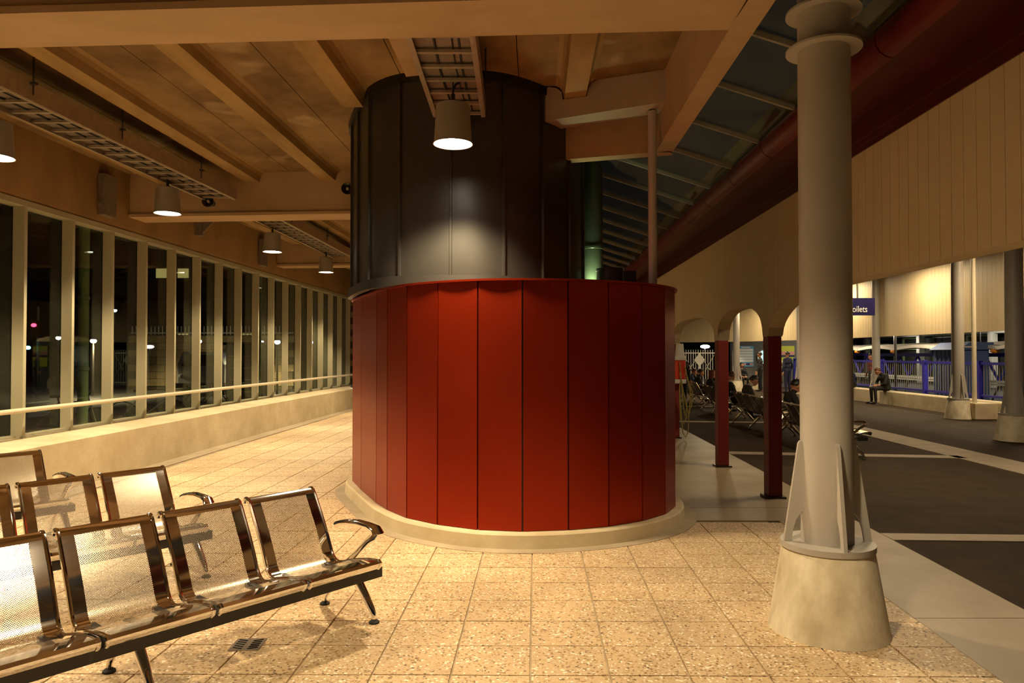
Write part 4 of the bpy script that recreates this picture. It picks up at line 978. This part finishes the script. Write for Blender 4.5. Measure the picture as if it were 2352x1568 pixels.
# gate, poster wall and signs at the end of the platform
g = empty('picket_gate', (9.3, 35.6, 0), label='grey picket gate with crossed braces and a diamond plate', cat='gate')
gx0, gx1, gyy = 8.55, 10.12, 35.8
m = MB()
for k in range(14): x = gx0 + (gx1 - gx0) * k / 13; m.box(x - .014, x + .014, gyy - .014, gyy + .014, .05, 1.86)
tag(m.build('picket_infill', 'white_paint', g), kind='stuff')
for z in (.2, 1.70): MB().bar((gx0, gyy, z), (gx1, gyy, z), .03, .05).build('rail', 'white_paint', g)
MB().extrude([(9.33, gyy - .05, 1.02), (9.60, gyy - .05, 1.36), (9.33, gyy - .05, 1.70), (9.06, gyy - .05, 1.36)], (0, .02, 0)).build('diamond_plate', 'white_paint', g)
for a, b in (((8.6, .55), (9.2, 1.45)), ((9.45, 1.45), (10.05, .55)), ((8.6, 1.5), (8.95, .85)), ((10.05, 1.6), (9.6, .8))): MB().bar((a[0], gyy - .04, a[1]), (b[0], gyy - .04, b[1]), .02, .05, (0, 1, 0)).build('brace', 'white_paint', g)
for x in (gx0 - .08, 9.33, gx1 + .08): MB().box(x - .04, x + .04, gyy - .04, gyy + .04, 0, 1.7).build('gate_post', 'white_paint', g)
struct(MB().box(10.9, 15.6, 35.6, 35.9, 0, 4.4).build('wall_poster', 'grey_wall'))
struct(MB().box(-2, 14, 44.0, 44.3, 0, 5).build('wall_distant', 'night_wall'))
o = empty('timetable_poster', (11.58, 35.58, 1.05), label='white and blue timetable poster with a blue heading', cat='poster')
MB().box(11.19, 11.97, 35.56, 35.60, 1.03, 2.05).build('board', 'poster_blue', o)
for k in range(5): MB().box(11.23, 11.93, 35.552, 35.562, 1.80 - .135 * k, 1.91 - .135 * k).build('text_panel', 'poster_white', o)
for k in range(4): MB().box(11.24 + .175 * k, 11.40 + .175 * k, 35.552, 35.562, 1.10, 1.20).build('picture_panel', 'poster_pink' if k % 2 else 'sign_blue', o)
MB().box(11.35, 11.80, 35.552, 35.562, 1.955, 2.01).build('heading', 'poster_white', o)
o = empty('lime_poster', (13.55, 35.58, 1.0), label='lime green poster with a pink band', cat='poster')
MB().box(13.15, 13.98, 35.56, 35.60, 1.0, 2.05).build('board', 'poster_lime', o); MB().box(13.15, 13.98, 35.552, 35.562, 1.62, 1.78).build('band', 'poster_pink', o); MB().box(13.15, 13.98, 35.552, 35.562, 1.50, 1.60).build('dark_band', 'sign_blue', o)
o = empty('round_window', (12.45, 35.58, 1.2), label='round lit window in the grey poster wall', cat='window')
m = MB(); n = 28; m.loft([[(12.45 + r * cos(2 * pi * k / n), yy, 1.50 + r * 1.15 * sin(2 * pi * k / n)) for k in range(n)] for r, yy in ((.28, 35.6), (.28, 35.555))]); m.build('pane', 'lit_disc', o)
m = MB(); m.loft([[(12.45 + r * cos(2 * pi * k / n), yy, 1.50 + r * 1.15 * sin(2 * pi * k / n)) for k in range(n)] for r, yy in ((.28, 35.6), (.31, 35.6), (.31, 35.54), (.28, 35.54))], loop=True); m.build('ring', 'white_paint', o)
o = empty('oval_light', (10.6, 39.5, 2.05), label='bright oval bulkhead light above the picket gate', cat='lamp')
m = MB(); m.sphere((10.62, 39.5, 2.06), .26, 20, 10, (1, .4, .38)); m.build('lens', 'street_glow', o, smooth=True); m = MB(); m.box(10.40, 10.84, 39.5, 39.6, 1.99, 2.13); m.build('back', 'white_paint', o); MB().box(10.6, 10.64, 39.52, 39.56, 0, 2.0).build('post', 'bar_metal', o)

# ================================================================== OUTSIDE THE WINDOWS
struct(MB().prism([(-80, -10), (-6.2, -10), (-5.6, 24), (-5.6, 90), (-80, 90)], -.4, -.1).build('ground_street', 'night_ground'))
for x, y, lab in ((-7.55, 12.65, 'pale green round steel post outside the third window bay'), (-7.55, 21.4, 'pale green round steel post outside the windows towards the drum')):
    o = empty('green_post', (x, y, -.1), label=lab, cat='post', group='green posts outside the windows')
    m = MB(); m.lathe([(.085, -.1), (.085, 4.8)], (x, y), 20); m.build('shaft', 'green_post', o, smooth=True)
    for z in (1.35, 2.6): m = MB(); m.lathe([(.085, z), (.098, z + .01), (.098, z + .06), (.085, z + .07)], (x, y), 20, cap=False); m.build('band', 'green_post', o, smooth=True)
bw = empty('block_wall', (-15.5, 36, 0), label='tan stone block wall lit by street lamps outside', cat='wall')
MB().box(-19.2, -11.0, 36.02, 36.3, -.1, 2.6).build('core', 'block_mortar', bw)
for r in range(7):
    for c in range(9):
        x0 = -19.2 + .92 * c + (.46 if r % 2 else 0)
        if x0 + .9 > -10.9: continue
        MB().box(x0 + .012, x0 + .908, 35.95, 36.1, .06 + .36 * r, .40 + .36 * r).build('block', 'block_stone', bw)
pf = empty('white_railing', (-15.5, 36.1, 2.6), label='white picket railing along the top of the block wall', cat='railing')
m = MB()
for k in range(42): x = -19.1 + .19 * k; m.box(x - .02, x + .02, 36.1, 36.14, 2.6, 3.05)
tag(m.build('picket_infill', 'white_paint', pf), kind='stuff'); MB().box(-19.2, -11, 36.09, 36.15, 2.68, 2.74).build('rail', 'white_paint', pf)
def street_lamp(x, y, h, label, light=True, style='globe'):
    o = empty('street_lamp', (x, y, -.1), label=label, cat='street lamp', group='street lamps outside the windows')
    m = MB(); m.lathe([(.05, -.1), (.035, h)], (x, y), 12); m.build('pole', 'dark_metal', o, smooth=True)
    m = MB(); m.lathe([(.10, h + .16), (.12, h + .18), (.05, h + .24), (.0, h + .25)], (x, y), 14); m.build('hood', 'dark_metal', o, smooth=True)
    m = MB(); m.sphere((x, y, h + .10), .12, 14, 10, (1, 1, .8)); m.build('globe', 'street_glow', o, smooth=True)
    if light:
        l = bpy.data.lights.new('lamp_light', 'SPOT'); l.energy = P_STREET; l.color = C_STREET; l.shadow_soft_size = .15; l.spot_size = radians(150); l.spot_blend = .3
        lo = bpy.data.objects.new('lamp_light', l); COL.objects.link(lo); lo.parent = o; lo.location = (.2, -.2, h + .1)
for x, y, h, lab, li in ((-9.8, 30, 2.05, 'street lamp outside, seen between mullions below the third pendant lamp', False), (-9.6, 34.2, 2.1, 'street lamp outside close to the drum edge', False), (-11.6, 33.2, 2.1, 'street lamp before the block wall', True),
                     (-17.6, 30.2, 2.1, 'street lamp beside the green post, hanging low', True), (-24, 38, 2.4, 'street lamp far down the dark street', False), (-14.9, 34.2, 2.15, 'street lamp beside the white railing', True), (-30, 44, 5.2, 'tall street lamp near the dark tower', False), (-26, 47, 4.4, 'street lamp beyond the bus sign', False)):
    street_lamp(x, y, h, lab, li)
o = empty('delivery_van', (-13.2, 31.4, -.1), label='white van parked outside before the block wall', cat='van')
MB().extrude([(-14.2, 30.4, .25), (-12.2, 30.4, .25), (-12.2, 30.4, 1.2), (-12.45, 30.4, 1.75), (-13.95, 30.4, 1.75), (-14.2, 30.4, 1.2)], (0, 3.6, 0)).build('body', 'white_paint', o, bevel=.08)
MB().extrude([(-13.98, 30.39, 1.15), (-12.42, 30.39, 1.15), (-12.58, 30.39, 1.62), (-13.82, 30.39, 1.62)], (0, .03, 0)).build('windscreen', 'black_steel', o)
MB().box(-14.25, -12.15, 30.33, 30.5, .22, .42).build('bumper', 'dark_metal', o)
for x in (-13.98, -12.42):
    m = MB(); m.sphere((x, 30.36, .72), .11, 12, 8, (1, .4, .8)); m.build('headlamp', 'poster_white', o)
    for y in (30.95, 33.2):
        n = 18; m = MB(); m.loft([[(x + dx, y + .30 * cos(2 * pi * k / n), .20 + .30 * sin(2 * pi * k / n)) for k in range(n)] for dx in (-.1, .1)]); m.build('wheel', 'black_rubber', o)
o = empty('blue_kiosk', (-10.2, 27.5, -.1), label='dull blue kiosk standing outside the windows', cat='kiosk')
MB().box(-10.9, -9.5, 27.4, 28.4, -.1, 2.0).build('body', 'blue_dull', o); MB().box(-11.0, -9.4, 27.3, 28.5, 2.0, 2.1).build('roof', 'dark_metal', o)
for k in range(4): MB().box(-10.8, -9.6, 27.38, 27.4, .2 + .45 * k, .24 + .45 * k).build('shelf_line', 'bar_metal', o)
def bicycle(x, y, rz, label):
    o = empty('bicycle', (x, y, -.1), rz, label, 'bicycle', 'bicycles parked outside')
    for cx in (-.52, .52):
        pts = [(cx + .33 * cos(2 * pi * k / 20), 0, .34 + .33 * sin(2 * pi * k / 20)) for k in range(21)]
        w = MB().tube(pts, .016, 6).build('wheel', 'black_rubber', o, world=False)
        m = MB()
        for k in range(8): m.bar((cx, 0, .34), (cx + .32 * cos(k * pi / 4 + .1), 0, .34 + .32 * sin(k * pi / 4 + .1)), .004, .004, (0, 1, 0))
        m.build('spokes', 'chrome', w, world=False)
    m = MB()
    for a, b in (((-.52, .34), (-.15, .78)), ((-.15, .78), (.36, .80)), ((-.08, .33), (.38, .72)), ((-.08, .33), (-.17, .88)), ((-.52, .34), (-.08, .33)), ((.52, .34), (.36, .92))): m.tube([(a[0], 0, a[1]), (b[0], 0, b[1])], .018, 6)
    m.build('frame', 'chrome', o, world=False)
    MB().tube([(.36, -.22, .95), (.38, 0, .93), (.36, .22, .95)], .013, 6).build('handlebar', 'chrome', o, world=False)
    MB().box(-.30, -.06, -.06, .06, .88, .93).build('saddle', 'black_rubber', o, bevel=.01, world=False)
bicycle(-8.4, 16.6, .5, 'bicycle parked outside behind the handrail'); bicycle(-8.3, 19.0, .9, 'bicycle parked outside nearer the block wall'); bicycle(-8.9, 14.4, .3, 'bicycle leaning outside beside the green post')
o = empty('traffic_signal', (-26.9, 40, -.1), label='traffic signal showing red and green lights in the dark street', cat='traffic light')
m = MB(); m.lathe([(.06, -.1), (.06, 4.3)], (-26.4, 40), 10); m.build('pole', 'bar_metal', o)
MB().box(-26.75, -26.2, 39.8, 39.95, 2.55, 3.5).build('housing', 'dark_metal', o)
for z, c in ((3.25, 'signal_red'), (2.0, 'signal_green')): m = MB(); m.sphere((-26.5 - (.3 if z < 3 else 0), 39.78, z), .13, 12, 8, (1.2, .4, .8)); m.build('light', c, o)
tb = empty('office_tower', (-40, 58, -.1), label='dark office tower with a few lit windows across the street', cat='building')
MB().box(-75, -16, 58, 70, -.1, 22).build('wall', 'night_wall', tb)
random.seed(3)
for r in range(7):
    for c in range(26):
        x0 = -62 + 1.75 * c; z0 = 2.6 + 2.6 * r; lit = random.random() < .08
        MB().box(x0, x0 + .85, 57.9, 58.02, z0, z0 + .75).build('window', ('green_window' if random.random() < .4 else 'yellow_window') if lit else 'black_steel', tb)

o = empty('sill_light', (xp(22.2) - .2, 22.2, .62), label='tiny bright floodlight on the low wall end by the drum', cat='lamp')
x = xp(22.2) - .1
MB().box(x - .06, x + .06, 22.15, 22.25, .62, .70).build('housing', 'black_steel', o)
m = MB(); m.sphere((x + .04, 22.13, .68), .035, 10, 6); m.build('lens', 'street_glow', o)
